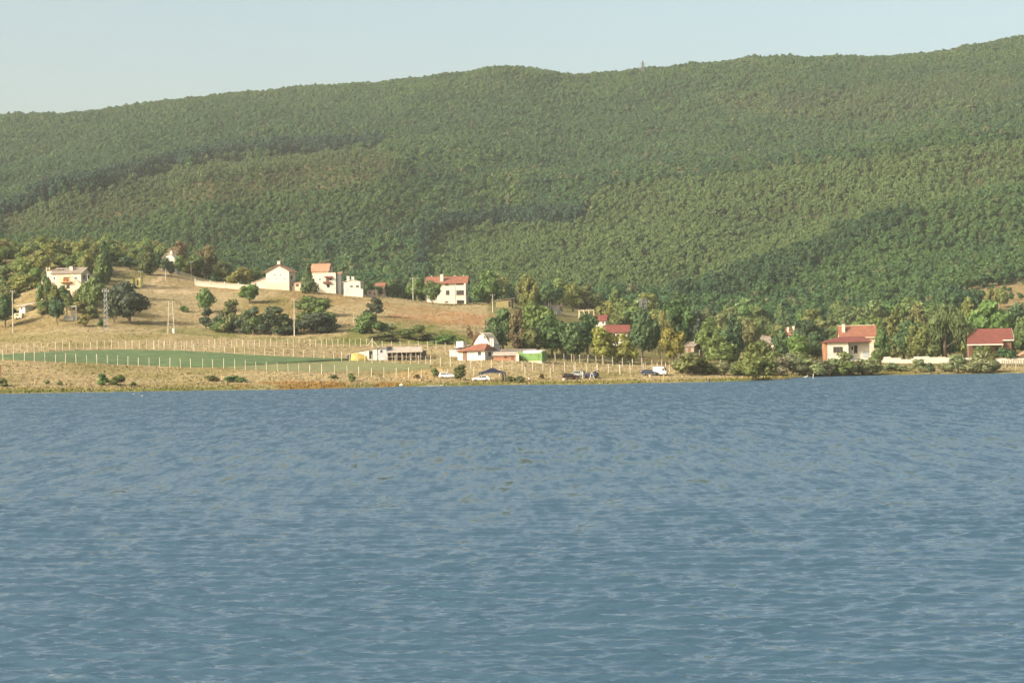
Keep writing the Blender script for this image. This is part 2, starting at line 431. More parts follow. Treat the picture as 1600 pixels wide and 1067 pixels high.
b2 = n.new('ShaderNodeBump'); b2.inputs['Strength'].default_value = 1.0; b2.inputs['Distance'].default_value = .03
l.new(mid.outputs['Fac'], b2.inputs['Height']); l.new(b1.outputs[0], b2.inputs['Normal']); 
# wave groups: slopes towards and away from the wind, in streaks drawn out along it
grp, grp2 = wnoise(1.8, 1.0, .10, 3, .6), wnoise(.5, 1.0, .18, 3, .6)
add = n.new('ShaderNodeMath'); add.operation = 'ADD'; l.new(grp.outputs['Fac'], add.inputs[0]); l.new(grp2.outputs['Fac'], add.inputs[1])
sub = n.new('ShaderNodeMath'); sub.operation = 'SUBTRACT'; l.new(add.outputs[0], sub.inputs[0]); sub.inputs[1].default_value = 1.17      # the lee faces are the steeper ones
ga = n.new('ShaderNodeAttribute'); ga.attribute_name = 'group_slope'
mu = n.new('ShaderNodeMath'); mu.operation = 'MULTIPLY'; l.new(sub.outputs[0], mu.inputs[0]); l.new(ga.outputs['Fac'], mu.inputs[1])
cx = n.new('ShaderNodeCombineXYZ'); l.new(mu.outputs[0], cx.inputs['Y'])
va = n.new('ShaderNodeVectorMath'); va.operation = 'ADD'; l.new(b2.outputs[0], va.inputs[0]); l.new(cx.outputs[0], va.inputs[1])
vn = n.new('ShaderNodeVectorMath'); vn.operation = 'NORMALIZE'; l.new(va.outputs[0], vn.inputs[0]); l.new(vn.outputs[0], b.inputs['Normal'])
tag(mesh_obj('lake_water', me, wm), kind='structure')

# ------------------------------------------------------------------ haze: the evening air over the valley
hz = MB().box(-5000, 5000, -40, 4300, -2.6, 405).build('haze', None)
hm = bpy.data.materials.new('haze'); hm.use_nodes = True
hn = hm.node_tree.nodes; hn.clear()
pv = hn.new('ShaderNodeVolumePrincipled'); ho = hn.new('ShaderNodeOutputMaterial')
pv.inputs['Color'].default_value = (.90, .96, .93, 1); pv.inputs['Density'].default_value = 0.00007; pv.inputs['Anisotropy'].default_value = 0.1
hm.node_tree.links.new(pv.outputs[0], ho.inputs['Volume'])
hz.data.materials.append(hm)
tag(hz, kind='stuff')
# ------------------------------------------------------------------ foliage
def foliage_mat(name, per_instance):
    m, nt, n, l, b = new_mat(name)
    if per_instance:
        c = n.new('ShaderNodeAttribute'); c.attribute_type = 'INSTANCER'; c.attribute_name = 'tint'
    else:
        c = n.new('ShaderNodeObjectInfo')
    g = n.new('ShaderNodeNewGeometry')
    oi = n.new('ShaderNodeObjectInfo')
    add = n.new('ShaderNodeMath'); add.operation = 'ADD'
    l.new(g.outputs['Random Per Island'], add.inputs[0]); l.new(oi.outputs['Random'], add.inputs[1])
    fr = n.new('ShaderNodeMath'); fr.operation = 'FRACT'; l.new(add.outputs[0], fr.inputs[0])
    mr = n.new('ShaderNodeMapRange'); mr.inputs['To Min'].default_value = .86 if per_instance else .72; mr.inputs['To Max'].default_value = 1.16 if per_instance else 1.30
    l.new(fr.outputs[0], mr.inputs['Value'])
    vm = n.new('ShaderNodeVectorMath'); vm.operation = 'SCALE'
    l.new(c.outputs['Color'], vm.inputs[0]); l.new(mr.outputs[0], vm.inputs['Scale'])
    l.new(vm.outputs[0], b.inputs['Base Color'])
    b.inputs['Roughness'].default_value = .65; b.inputs['Specular IOR Level'].default_value = .25
    tr = n.new('ShaderNodeBsdfTranslucent'); l.new(vm.outputs[0], tr.inputs['Color'])
    ms = n.new('ShaderNodeMixShader'); ms.inputs[0].default_value = .30
    l.new(b.outputs[0], ms.inputs[1]); l.new(tr.outputs[0], ms.inputs[2])
    l.new(ms.outputs[0], n['Material Output'].inputs['Surface'])
    return m
LEAF, LEAF_FAR = foliage_mat('foliage', False), foliage_mat('forest_foliage', True)
BARK = plain('bark', (.16,.12,.085), .9, .3, 3)
BARK_PALE = plain('pale_bark', (.36,.33,.28), .9, .3, 3)

def lobes_for(kind, r):
    L = []
    if kind == 'round':
        for i in range(15):
            a, h = r.uniform(0, 6.28), r.uniform(0.0, 1)
            d = math.sqrt(max(0.02, 1-(2*h-1)**2))*r.uniform(.15, .36)
            L.append((d*math.cos(a), d*math.sin(a), .30+.56*h, r.uniform(.13, .22)))
        L.append((0, 0, .55, .27))
    elif kind == 'spread':
        for i in range(17):
            a, h = r.uniform(0, 6.28), r.uniform(0, 1)
            d = (1-.55*h)*r.uniform(.1, .40)
            L.append((d*math.cos(a), d*math.sin(a), .18+.66*h, r.uniform(.11, .19)))
        L.append((0, 0, .42, .26))
    elif kind == 'tall':
        for i in range(16):
            a, h = r.uniform(0, 6.28), (i+.5)/16
            d = (.32*math.sin(math.pi*(.15+.8*h)))*r.uniform(.3, 1)
            L.append((d*math.cos(a), d*math.sin(a), .14+.78*h, r.uniform(.15, .22)*(1.05-.45*h)))
    elif kind == 'cone':
        for i in range(22):
            a, h = r.uniform(0, 6.28), (i+.5)/22
            d = .40*(1-h)**.9*r.uniform(.5, 1)
            L.append((d*math.cos(a), d*math.sin(a), .10+.85*h, .06+.15*(1-h)))
    elif kind == 'pine':
        for i in range(16):
            a, h = r.uniform(0, 6.28), r.uniform(0, 1)
            d = (1-.8*h)*r.uniform(.15, .45)
            L.append((d*math.cos(a), d*math.sin(a), .12+.76*h, r.uniform(.09, .16)))
        L.append((0, 0, .4, .2))
    elif kind == 'willow':
        for i in range(15):
            a, h = r.uniform(0, 6.28), r.uniform(0, 1)
            d = math.sqrt(max(0.02, 1-h*h))*r.uniform(.15, .38)
            L.append((d*math.cos(a), d*math.sin(a), .42+.44*h, r.uniform(.12, .19)))
    elif kind == 'bush':
        for i in range(14):
            a, h = r.uniform(0, 6.28), r.uniform(0, 1)
            d = math.sqrt(max(0.05, 1-h*h))*r.uniform(.1, .40)
            L.append((d*math.cos(a), d*math.sin(a), .16+.60*h, r.uniform(.12, .22)))
    elif kind == 'sparse':
        for i in range(12):
            a, h = r.uniform(0, 6.28), r.uniform(0, 1)
            d = math.sqrt(max(0.05, 1-(2*h-1)**2))*r.uniform(.15, .40)
            L.append((d*math.cos(a), d*math.sin(a), .34+.52*h, r.uniform(.07, .13)))
    return np.array(L)

_ico = None
def ico(sub):
    bm = bmesh.new(); bmesh.ops.create_icosphere(bm, subdivisions=sub, radius=1)
    v = np.array([q.co[:] for q in bm.verts]); f = np.array([[q.index for q in p.verts] for p in bm.faces]); bm.free()
    return v, f
ICO1, ICO2 = ico(1), ico(2)

def crown_mesh(kind, seed, nleaf, lsize, core=True, icos=ICO1):
    r = np.random.default_rng(seed)
    L = lobes_for(kind, r)
    w = L[:, 3]**2; w /= w.sum()
    k = r.choice(len(L), nleaf, p=w)
    d = r.normal(size=(nleaf, 3)); d[:, 2] += .25
    d /= np.linalg.norm(d, axis=1)[:, None]
    squash = np.array((1, 1, .62 if kind == 'pine' else .9))
    rad = L[k, 3][:, None]*r.uniform(.80, 1.16, (nleaf, 1))
    p = L[k, :3] + d*rad*squash
    if kind == 'willow':
        p[:, 2] -= r.uniform(0, 1, nleaf)**1.4*.42*np.clip(np.hypot(p[:, 0], p[:, 1])/.4, 0, 1)
        p[:, 2] = np.maximum(p[:, 2], .06)
    if kind == 'bush': p[:, 2] = np.maximum(p[:, 2], .015)
    nrm = d + r.normal(0, .55, (nleaf, 3)); nrm /= np.linalg.norm(nrm, axis=1)[:, None]
    t = np.cross(nrm, r.normal(size=(nleaf, 3))); t /= np.linalg.norm(t, axis=1)[:, None]
    if kind == 'willow':
        t = np.tile(np.array((0, 0, 1.0)), (nleaf, 1)) + r.normal(0, .25, (nleaf, 3)); t /= np.linalg.norm(t, axis=1)[:, None]
        nrm = np.cross(t, r.normal(size=(nleaf, 3))); nrm /= np.linalg.norm(nrm, axis=1)[:, None]
    bt = np.cross(nrm, t)
    s = lsize*r.uniform(.55, 1.35, (nleaf, 1))
    a, c = (2.2, .5) if kind == 'willow' else (1.0, .8)
    V = np.stack([p - t*s*a, p + bt*s*c, p + t*s*a, p - bt*s*c*r.uniform(.6, 1.1, (nleaf, 1))], 1)
    verts, faces = list(V.reshape(-1, 3)), [tuple(range(4*i, 4*i+4)) for i in range(nleaf)]
    if core and kind != 'sparse':
        iv, jf = icos
        for (x, y, z, q) in L:
            n0 = len(verts)
            q2 = q*.80*(1 + r.normal(0, .10, (len(iv), 1)))
            vv = iv*q2*squash + np.array((x, y, z))
            vv[:, 2] = np.maximum(vv[:, 2], 0.0)
            verts += list(vv); faces += [tuple(int(i)+n0 for i in f) for f in jf]
    me = bpy.data.meshes.new('crown_'+kind)
    me.from_pydata([tuple(map(float, v)) for v in verts], [], faces)
    return me

def trunk_mesh(kind, seed):
    r = random.Random(seed)
    m = MB()
    top = {'round': .55, 'spread': .45, 'tall': .8, 'cone': .92, 'pine': .8, 'willow': .55, 'bush': .3, 'sparse': .75}[kind]
    if kind == 'bush':
        for i in range(4):
            a = i*1.57 + r.random()
            m.tube((.03*math.cos(a), .03*math.sin(a), -.05), (.22*math.cos(a), .22*math.sin(a), .42), .018, .006, 5)
    else:
        b = (r.uniform(-.02, .02), r.uniform(-.02, .02), top*.5)
        m.tube((0, 0, -.06), b, .034, .024, 7); m.tube(b, (r.uniform(-.03, .03), r.uniform(-.03, .03), top), .024, .008, 6)
        for i in range(7 if kind != 'cone' else 4):
            a = r.uniform(0, 6.28); z = top*r.uniform(.4, .85); q = r.uniform(.18, .34)*(0.6 if kind == 'tall' else 1)
            m.tube((0, 0, z), (q*math.cos(a), q*math.sin(a), z+r.uniform(.08, .22)), .012, .004, 5)
    return m.mesh('trunk_'+kind)

PROTO = {}
for kind, nv, nl, ls in [('round', 3, 1500, .042), ('spread', 2, 1500, .040), ('tall', 2, 1300, .045), ('cone', 2, 1500, .040), ('pine', 3, 1500, .040), ('willow', 2, 2200, .026), ('bush', 3, 1000, .050), ('sparse', 2, 520, .045)]:
    PROTO[kind] = [(crown_mesh(kind, 100+i*7+len(kind), nl, ls), trunk_mesh(kind, i)) for i in range(nv)]
for pl in PROTO.values():
    for c, t in pl:
        c.materials.append(LEAF); t.materials.append(BARK)
CAT = {'bush': 'bush'}
def plant(name, kind, base, w, h, colr, label, group=None, cat=None, depth=None):
    root = empty(name, base, random.uniform(0, 6.28), label, cat or CAT.get(kind, 'tree'), group)
    root.scale = (w*1.22, w*1.22, h*(1.16 if kind in ('bush', 'spread', 'pine') else 1.05))
    ps = PROTO[kind]
    c, t = ps[plant.k % len(ps)]; plant.k += 1
    j = [x*random.uniform(.9, 1.12) for x in colr]
    o = mesh_obj('crown' if kind != 'bush' else 'foliage', c, parent=root); o.color = (j[0], j[1], j[2], 1)
    mesh_obj('trunk' if kind != 'bush' else 'stems', t, parent=root)
    return root
plant.k = 0
def tree(name, kind, u, ytop, ybase, wpx, colr, label, group=None, Y=None, cat=None):
    """a plant whose foot is seen at (u, ybase), or stands hidden at distance Y"""
    P = hit(u, ybase) if Y is None else on(u, Y)
    top = at(u, ytop, P.y)[2]
    h = max(1.0, top - P.z)
    w = wpx*P.y/FPX
    return plant(name, kind, P, w, h, colr, label, group, cat)

# ------------------------------------------------------------------ the forest on the hills (one far-off wood, one object)
fr = np.random.default_rng(42)
step = 4.7
ys = np.arange(960, 2470, step)
pts = []
for yy in ys:
    half = yy*0.33
    xs = np.arange(-half-40, half+40, step)
    pts.append(np.stack([xs + fr.uniform(-.48, .48, len(xs))*step, np.full(len(xs), yy) + fr.uniform(-.48, .48, len(xs))*step], 1))
pts = np.concatenate(pts)
z = ground_z(pts[:, 0], pts[:, 1])
P3 = np.column_stack([pts, z])
fu, fy = proj(P3)
U, V = pts[:, 0], pts[:, 1]
hgt = 8.0 + 2.6*vnoise(U/34, V/34, 51, 3) + fr.normal(0, 1.0, len(U))
keep = fr.random(len(U)) < .97
big = vnoise(U/90, V/120, 52, 4); med = vnoise(U/26, V/26, 53, 3)
A, B_, Cc, D = np.array((.058,.096,.030)), np.array((.100,.128,.036)), np.array((.036,.070,.034)), np.array((.150,.128,.060))
tint = A[None]*np.ones((len(U), 1))
def tm(m, c): 
    global tint
    m = np.clip(m, 0, 1)[:, None]; tint = tint*(1-m) + c*m
tm(np.clip(big*1.6+.15, 0, 1)*.7, B_)
tm(np.clip(-med*2.2+.1, 0, 1)*.75, Cc)
tm((fr.random(len(U)) < .06)*.8, D)
tm((fr.random(len(U)) < .12)*.7, Cc)
# young open stand below the tall edge and its tinted-in shade, upper left
c1 = soft(fu, fy, clear1, 4)
belt = soft(fu, fy, [(0,350),(590,240),(680,300),(660,350),(400,420),(0,420)], 8)
hgt = np.where(belt, hgt*.66, hgt); tm(belt*.35, B_)
hgt = np.where(c1, hgt*.72, hgt); tm(c1*.55, np.array((.125,.125,.050)))
keep &= ~soft(fu, fy, [(0,345),(100,312),(200,287),(330,257),(430,247),(590,236),(592,240),(430,253),(330,263),(200,293),(100,317),(0,349)], .3)
shaded_edge = soft(fu, fy, [(0,344),(100,311),(200,286),(330,256),(430,246),(590,235),(600,226),(430,236),(330,246),(200,276),(100,301),(0,333)], .5)
hgt = np.where(shaded_edge, hgt*1.5, hgt); tm(shaded_edge*.97, np.array((.024,.048,.032)))  # dark tint paints the shaded face of the stand into its crowns
# lower stand to the right of the ride, and its tall edge
low = in_poly(fu + 3*med, fy, [(668,470),(667,372),(700,364),(760,359),(905,356),(930,300),(1300,262),(1600,225),(1600,300),(1440,335),(1330,372),(1210,414),(1050,470)])
hgt = np.where(low, hgt*.74, hgt); tm(low*.75, np.array((.115,.135,.045)))
farhill = in_poly(fu, fy, [(-400,330),(0,318),(330,236),(590,220),(870,278),(1250,255),(1600,208),(2000,170),(2000,0),(-400,0)])
tm(farhill*.35, np.array((.050,.085,.036)))
edge = in_poly(fu + 3*med, fy, [(652,430),(655,362),(700,352),(810,346),(905,344),(905,356),(760,359),(700,364),(667,372),(665,430)])
hgt = np.where(edge, hgt*1.35, hgt); tm(edge*.95, np.array((.024,.048,.030)))  # shade along this tall edge is put into the crown colour
# tall trees along the gully on the lower right, its shade tinted into them
shaded_gully = soft(fu, fy, [(1040,478),(1120,455),(1205,420),(1330,366),(1400,345),(1420,352),(1350,392),(1270,430),(1240,455),(1140,478)], 7)
hgt = np.where(shaded_gully, hgt*1.3, hgt); tm(shaded_gully*.85, np.array((.034,.062,.026)))
spur = in_poly(fu, fy, [(1240,455),(1270,430),(1350,392),(1440,345),(1700,280),(1700,430),(1480,480),(1240,490)])
tm(spur*.45, np.array((.065,.105,.032)))
sc = soft(fu, fy, scrub, 3)
keep &= ~(sc & (fr.random(len(U)) < .8)); hgt = np.where(sc, hgt*.4, hgt)
up = soft(fu, fy, upbrown, 14); keep &= ~(up & (fr.random(len(U)) < .08)); hgt = np.where(up, hgt*.85, hgt); tm(up*.25, D)
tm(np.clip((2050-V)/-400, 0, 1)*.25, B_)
jit = np.exp(fr.normal(0, .10, (len(U), 1))); tint = tint*jit*np.array((.85, 1.08, 1.10))
sel = keep & (V > 955)
P3, hgt, tint, U, V = P3[sel], hgt[sel], tint[sel], U[sel], V[sel]
nf = len(U)
fm = bpy.data.meshes.new('forest')
fm.vertices.add(nf); fm.vertices.foreach_set('co', P3.reshape(-1).astype(np.float32)); fm.update()
ta = fm.attributes.new('tint', 'FLOAT_COLOR', 'POINT'); ta.data.foreach_set('color', np.column_stack([tint, np.ones(nf)]).reshape(-1).astype(np.float32))
wid = .96*np.clip(hgt, 3.2, 10)*fr.uniform(.85, 1.2, nf)*np.where(hgt < 5, 1.05, .92)
sa = fm.attributes.new('size', 'FLOAT_VECTOR', 'POINT'); sa.data.foreach_set('vector', np.column_stack([wid, wid, hgt]).reshape(-1).astype(np.float32))
ka = fm.attributes.new('sort', 'INT', 'POINT'); ka.data.foreach_set('value', fr.integers(0, 5, nf).astype(np.int32))
oa = fm.attributes.new('turn', 'FLOAT_VECTOR', 'POINT'); oa.data.foreach_set('vector', np.column_stack([fr.normal(0, .06, nf), fr.normal(0, .06, nf), fr.uniform(0, 6.28, nf)]).reshape(-1).astype(np.float32))
forest = tag(mesh_obj('forest', fm), kind='stuff')
protos = []
for i in range(5):
    c = crown_mesh(['round', 'spread', 'round', 'spread', 'tall'][i], 300+i, 300, .070)
    t = MB().tube((0, 0, -.08), (0, 0, .5), .028, .018, 5).mesh('forest_trunk')
    bm = bmesh.new(); bm.from_mesh(c); k0 = len(bm.faces); bm.from_mesh(t)
    bm.faces.ensure_lookup_table()
    for f in bm.faces: f.material_index = 0 if f.index < k0 else 1
    for j, f in enumerate(bm.faces): f.material_index = 0 if j < k0 else 1
    bm.to_mesh(c); bm.free()
    c.materials.append(LEAF_FAR); c.materials.append(BARK_PALE)
    protos.append(bpy.data.objects.new('forest_tree', c))
ng = bpy.data.node_groups.new('forest', 'GeometryNodeTree')
ng.interface.new_socket('Geometry', in_out='INPUT', socket_type='NodeSocketGeometry')
ng.interface.new_socket('Geometry', in_out='OUTPUT', socket_type='NodeSocketGeometry')
N, Lk = ng.nodes, ng.links
gi, go = N.new('NodeGroupInput'), N.new('NodeGroupOutput')
m2p = N.new('GeometryNodeMeshToPoints'); Lk.new(gi.outputs[0], m2p.inputs['Mesh'])
jn = N.new('GeometryNodeJoinGeometry')
def named(nm, ty):
    q = N.new('GeometryNodeInputNamedAttribute'); q.data_type = ty; q.inputs['Name'].default_value = nm; return q
aS, aT, aK = named('size', 'FLOAT_VECTOR'), named('turn', 'FLOAT_VECTOR'), named('sort', 'INT')
for i, po in enumerate(protos):
    oi = N.new('GeometryNodeObjectInfo'); oi.inputs['Object'].default_value = po; oi.inputs['As Instance'].default_value = True
    cp = N.new('FunctionNodeCompare'); cp.data_type = 'INT'; cp.operation = 'EQUAL'
    Lk.new(aK.outputs['Attribute'], [s for s in cp.inputs if s.name == 'A' and s.type == 'INT'][0]); [s for s in cp.inputs if s.name == 'B' and s.type == 'INT'][0].default_value = i
    ip = N.new('GeometryNodeInstanceOnPoints')
    Lk.new(m2p.outputs[0], ip.inputs['Points']); Lk.new(cp.outputs[0], ip.inputs['Selection']); Lk.new(oi.outputs['Geometry'], ip.inputs['Instance'])
    Lk.new(aS.outputs['Attribute'], ip.inputs['Scale']); Lk.new(aT.outputs['Attribute'], ip.inputs['Rotation'])
    Lk.new(ip.outputs[0], jn.inputs[0])
Lk.new(jn.outputs[0], go.inputs[0])
md = forest.modifiers.new('scatter', 'NODES'); md.node_group = ng
# ------------------------------------------------------------------ materials of built things
WHITE = plain('white_plaster', (.54,.505,.435), .85, .10, .5)
CREAM = plain('cream_plaster', (.60,.51,.36), .85, .12, .5)
PINKP = plain('pink_plaster', (.60,.44,.34), .85, .14, .5)
YELLOWP = plain('yellow_plaster', (.80,.70,.28), .85, .14, .5)
GREYP = plain('grey_plaster', (.46,.44,.40), .9, .2, .6)
ORANGE = plain('orange_wood', (.52,.22,.07), .7, .25, 2)
BRICKM = plain('hollow_brick', (.32,.165,.10), .9, .2, 1.5)
TERRA = ribbed('terracotta_tiles', (.235,.10,.064), .85, .3)
REDROOF = ribbed('red_tiles', (.165,.054,.043), .75, .3)
BROWNROOF = ribbed('brown_tiles', (.36,.20,.13), .85, .3)
GREYROOF = ribbed('grey_sheet_roof', (.235,.195,.16), .85, .25)
PALEROOF = ribbed('pale_sheet_roof', (.42,.36,.30), .85, .25)
TIN = ribbed('tin_sheet', (.42,.44,.47), .5, .18)
GREENM = ribbed('green_sheet', (.13,.24,.075), .55, .28)
GLASS = plain('window_glass', (.045,.05,.055), .12, .1, 1)
FRAME = plain('brown_window_frame', (.13,.075,.045), .6, .2, 3)
WFRAME = plain('white_window_frame', (.75,.74,.70), .6, .1, 3)
DOORB = plain('brown_door', (.17,.085,.05), .6, .25, 3)
DOORG = plain('grey_door', (.36,.39,.41), .6, .2, 3)
CONC = plain('concrete', (.45,.415,.35), .95, .2, 2)
DARKIN = plain('dark_interior', (.03,.027,.025), .95, .3, 2)
WOODG = plain('grey_wood', (.26,.22,.17), .9, .3, 3)
WOODO = plain('olive_wood', (.235,.20,.095), .9, .25, 2)
IRON = plain('galvanised_steel', (.25,.26,.27), .5, .15, 3, .5)
WIRE = plain('fence_wire', (.30,.29,.27), .6, .1, 3, .4)
YTARP = plain('yellow_tarpaulin', (.42,.33,.09), .55, .25, 1, 0, .6, 2.5)
WTARP = plain('white_tarpaulin', (.72,.73,.74), .5, .15, 1, 0, .6, 2.5)
BLUEC = plain('blue_cloth', (.014,.017,.045), .75, .2, 1.5)
BLACKP = plain('black_plastic', (.02,.02,.022), .5, .2, 3)
RUBBER = plain('rubber', (.02,.02,.02), .85, .2, 4)
STONE = plain('stone', (.40,.36,.30), .95, .3, 2, 0, .8, 4)

class B:
    """a building: local frame with x along the front, y away from the lake, z up; (u, y) pixel rows turn into local metres"""
    def __init__(s, name, label, u0, u1, yb, rot=0.0, Y=None, cat='house', group=None):
        s.uc = (u0+u1)/2; s.yb = yb
        if Y is None: P = Vector(at(s.uc, yb, hit(s.uc, yb).y))
        else: P = Vector(at(s.uc, yb, Y))
        s.P, s.s = P, P.y/FPX
        s.c = math.cos(R(rot))
        s.root = empty(name, P, R(rot), label, cat, group)
        s.w = (u1-u0)*s.s/s.c
        # how far the walls reach down to stand in the ground
        g = min(float(ground_z(P.x+dx, P.y+dy)) for dx in (-s.w/2, 0, s.w/2) for dy in (-1, 4, 8))
        s.base = min(0.0, g - P.z) - 0.6
    def x(s, u): return (u-s.uc)*s.s/s.c
    def z(s, y): return (s.yb-y)*s.s
    def box(s, name, mat, u0, u1, y0, y1, d0, d1, z0=None, parent=None):
        return MB().box(s.x(u0), s.x(u1), d0, d1, s.base if z0 == 'g' else s.z(y1), s.z(y0)).build(name, mat, parent or s.root)
    def wall(s, mat, u0, u1, yt, d0, d1, name='wall', gable=None, ridge=None):
        """block of walls; gable 'x': ridge along x at mid depth, 'y': gable end in front"""
        x0, x1, zt = s.x(u0), s.x(u1), s.z(yt); zr = s.z(ridge) if ridge is not None else zt; b = s.base
        m = MB()
        if gable == 'y':
            xm = (x0+x1)/2
            m.prism([(x0, d0, b), (x1, d0, b), (x1, d0, zt), (xm, d0, zr-.15), (x0, d0, zt)], (0, d1-d0, 0))
        elif gable == 'x':
            ym = (d0+d1)/2
            m.prism([(x0, d0, b), (x0, d1, b), (x0, d1, zt), (x0, ym, zr-.15), (x0, d0, zt)], (x1-x0, 0, 0))
        else: m.box(x0, x1, d0, d1, b, zt)
        return m.build(name, mat, s.root)
    def roof(s, mat, kind, u0, u1, ye, yr, d0, d1, oh=.45, t=.16, name='roof', inset=.35):
        x0, x1, ze, zr = s.x(u0)-oh, s.x(u1)+oh, s.z(ye), s.z(yr)
        y0, y1 = d0-oh, d1+oh; m = MB()
        T = (0, 0, -t)
        if kind == 'x':
            ym = (y0+y1)/2
            m.prism([(x0, y0, ze), (x1, y0, ze), (x1, ym, zr), (x0, ym, zr)], T); m.prism([(x0, ym, zr+.002), (x1, ym, zr+.002), (x1, y1, ze), (x0, y1, ze)], T)
            m.tube((x0, ym, zr+.03), (x1, ym, zr+.03), .11, n=6)
        elif kind == 'y':
            xm = (x0+x1)/2
            m.prism([(x0, y0, ze), (xm, y0, zr), (xm, y1, zr), (x0, y1, ze)], T); m.prism([(xm, y0, zr+.002), (x1, y0, ze), (x1, y1, ze), (xm, y1, zr+.002)], T)
            m.tube((xm, y0, zr+.03), (xm, y1, zr+.03), .11, n=6)
        elif kind == 'hip':
            k = inset*(x1-x0); ym = (y0+y1)/2; a, c = (x0+k, ym, zr), (x1-k, ym, zr)
            p = [(x0, y0, ze), (x1, y0, ze), (x1, y1, ze), (x0, y1, ze)]
            n = len(m.v)
            m.v += p + [a, c] + [(q[0], q[1], q[2]-t) for q in p]
            m.f += [(0, 1, 5, 4), (1, 2, 5), (2, 3, 4, 5), (3, 0, 4), (6, 9, 8, 7)] + [(i, i+6, (i+1) % 4+6, (i+1) % 4) for i in range(4)]
            m.tube(a, c, .11, n=6)
        elif kind == 'shed':      # eave in front, high edge behind
            m.prism([(x0, y0, ze), (x1, y0, ze), (x1, y1, zr), (x0, y1, zr)], T)
        elif kind == 'lean':      # slopes along x: ye at u0, yr at u1
            m.prism([(x0, y0, ze), (x1, y0, zr), (x1, y1, zr), (x0, y1, ze)], T)
        elif kind == 'flat':
            m.box(x0, x1, y0, y1, ze-t, ze)
        return m.build(name, mat, s.root)
    def window(s, u0, u1, y0, y1, d=0.0, mull=1, fm=None, pm=None, name='window', sill=False):
        fm, pm = fm or FRAME, pm or GLASS
        x0, x1, z0, z1 = s.x(u0), s.x(u1), s.z(y1), s.z(y0); w = min(.14, (x1-x0)*.14)
        m = MB()
        m.box(x0, x1, d-.06, d+.05, z1-w, z1); m.box(x0, x1, d-.06, d+.05, z0, z0+w)
        m.box(x0, x0+w, d-.06, d+.05, z0+w, z1-w); m.box(x1-w, x1, d-.06, d+.05, z0+w, z1-w)
        for i in range(mull):
            xm = x0 + (x1-x0)*(i+1)/(mull+1); m.box(xm-.045, xm+.045, d-.055, d+.05, z0+w, z1-w)
        f = m.build(name, fm, s.root)
        MB().box(x0+w*.5, x1-w*.5, d-.02, d+.04, z0+w*.5, z1-w*.5).build('pane', pm, f)
        if sill: MB().box(x0-.1, x1+.1, d-.16, d+.03, z0-.1, z0-.003).build('sill', CONC, f)
        return f
    def side_window(s, x, d0, d1, z0, z1, fm=None):
        """window in a wall facing +x"""
        fm = fm or FRAME; m = MB()
        m.box(x-.05, x+.06, d0, d1, z1-.12, z1); m.box(x-.05, x+.06, d0, d1, z0, z0+.12); m.box(x-.05, x+.06, d0, d0+.12, z0+.12, z1-.12); m.box(x-.05, x+.06, d1-.12, d1, z0+.12, z1-.12)
        f = m.build('window', fm, s.root); MB().box(x-.04, x+.02, d0+.05, d1-.05, z0+.05, z1-.05).build('pane', GLASS, f)
    def door(s, u0, u1, y0, y1, mat, d=0.0, name='door'):
        x0, x1, z0, z1 = s.x(u0), s.x(u1), s.z(y1), s.z(y0)
        f = MB().box(x0, x1, d-.06, d+.05, z0, z1).build(name, mat, s.root)
        MB().box(x1-.22, x1-.14, d-.12, d-.055, z0+(z1-z0)*.42, z0+(z1-z0)*.50).build('handle', IRON, f)
        return f
    def chimney(s, u0, u1, y0, y1, d, mat, cap=True):
        w = s.x(u1)-s.x(u0)
        f = MB().box(s.x(u0), s.x(u1), d-w/2, d+w/2, s.z(y1)-.4, s.z(y0)).build('chimney', mat, s.root)
        if cap: MB().box(s.x(u0)-.1, s.x(u1)+.1, d-w/2-.1, d+w/2+.1, s.z(y0)+.003, s.z(y0)+.12).build('cap', CONC, f)
        return f

# --- grey-roofed house with the orange balcony, left slope
b = B('house', 'two-storey cream house with grey roof and orange wooden balcony on the bushy slope', 79, 132, 455, -14, Y=712)
b.wall(CREAM, 79, 128, 427.5, 0, 8, gable='x', ridge=418.5)
b.roof(GREYROOF, 'x', 80, 129, 427, 418, 0, 8, .5)
bal = MB()
x0, x1 = b.x(94), b.x(113)
bal.box(x0, x1, -1.3, -.003, b.z(441)-.12, b.z(441))
for i in range(9):
    xx = x0 + (x1-x0)*i/8; bal.box(xx-.05, xx+.05, -1.3, -1.2, b.z(441)+.003, b.z(436.4))
bal.box(x0, x1, -1.33, -1.17, b.z(436.4)+.003, b.z(435.8))
bal.box(x0, x0+.18, -1.3, -1.12, b.z(435.7), b.z(430)); bal.box(x1-.18, x1, -1.3, -1.12, b.z(435.7), b.z(430))
bal.build('balcony', ORANGE, b.root)
b.window(99, 109, 432.5, 440, 0, 2, ORANGE); b.window(82, 86, 432, 437, 0, 0, WFRAME); b.window(117, 123, 432, 437, 0, 1, WFRAME)
b.door(96, 101, 446, 454, DARKIN, name='garage_door'); b.window(104, 109, 445, 451, 0, 1)
b.chimney(106, 111, 416.5, 424, 2.2, PINKP)
b.box('plinth_wall', PINKP, 113.3, 128.1, 442, 455, -.12, -.004, 'g')
m = MB(); m.prism([(b.x(113.2), -.9, b.z(431.5)), (b.x(113.2), -.9, b.z(432.8)), (b.x(126), -.9, b.z(442)), (b.x(126), -.9, b.z(440.6))], (0, .8, 0)); m.build('outside_stair', GREYP, b.root)
m = MB(); xr = b.x(128)
m.box(xr+.02, xr+2.0, .8, 7.2, b.z(441.5), b.z(441)); 
for d in (1, 3, 5, 7): m.box(xr+1.85, xr+2.0, d-.08, d+.08, b.base, b.z(428))
m.box(xr+1.86, xr+1.98, 1.1, 6.9, b.z(437)-.05, b.z(437)+.05)
m.build('side_porch', GREYP, b.root)
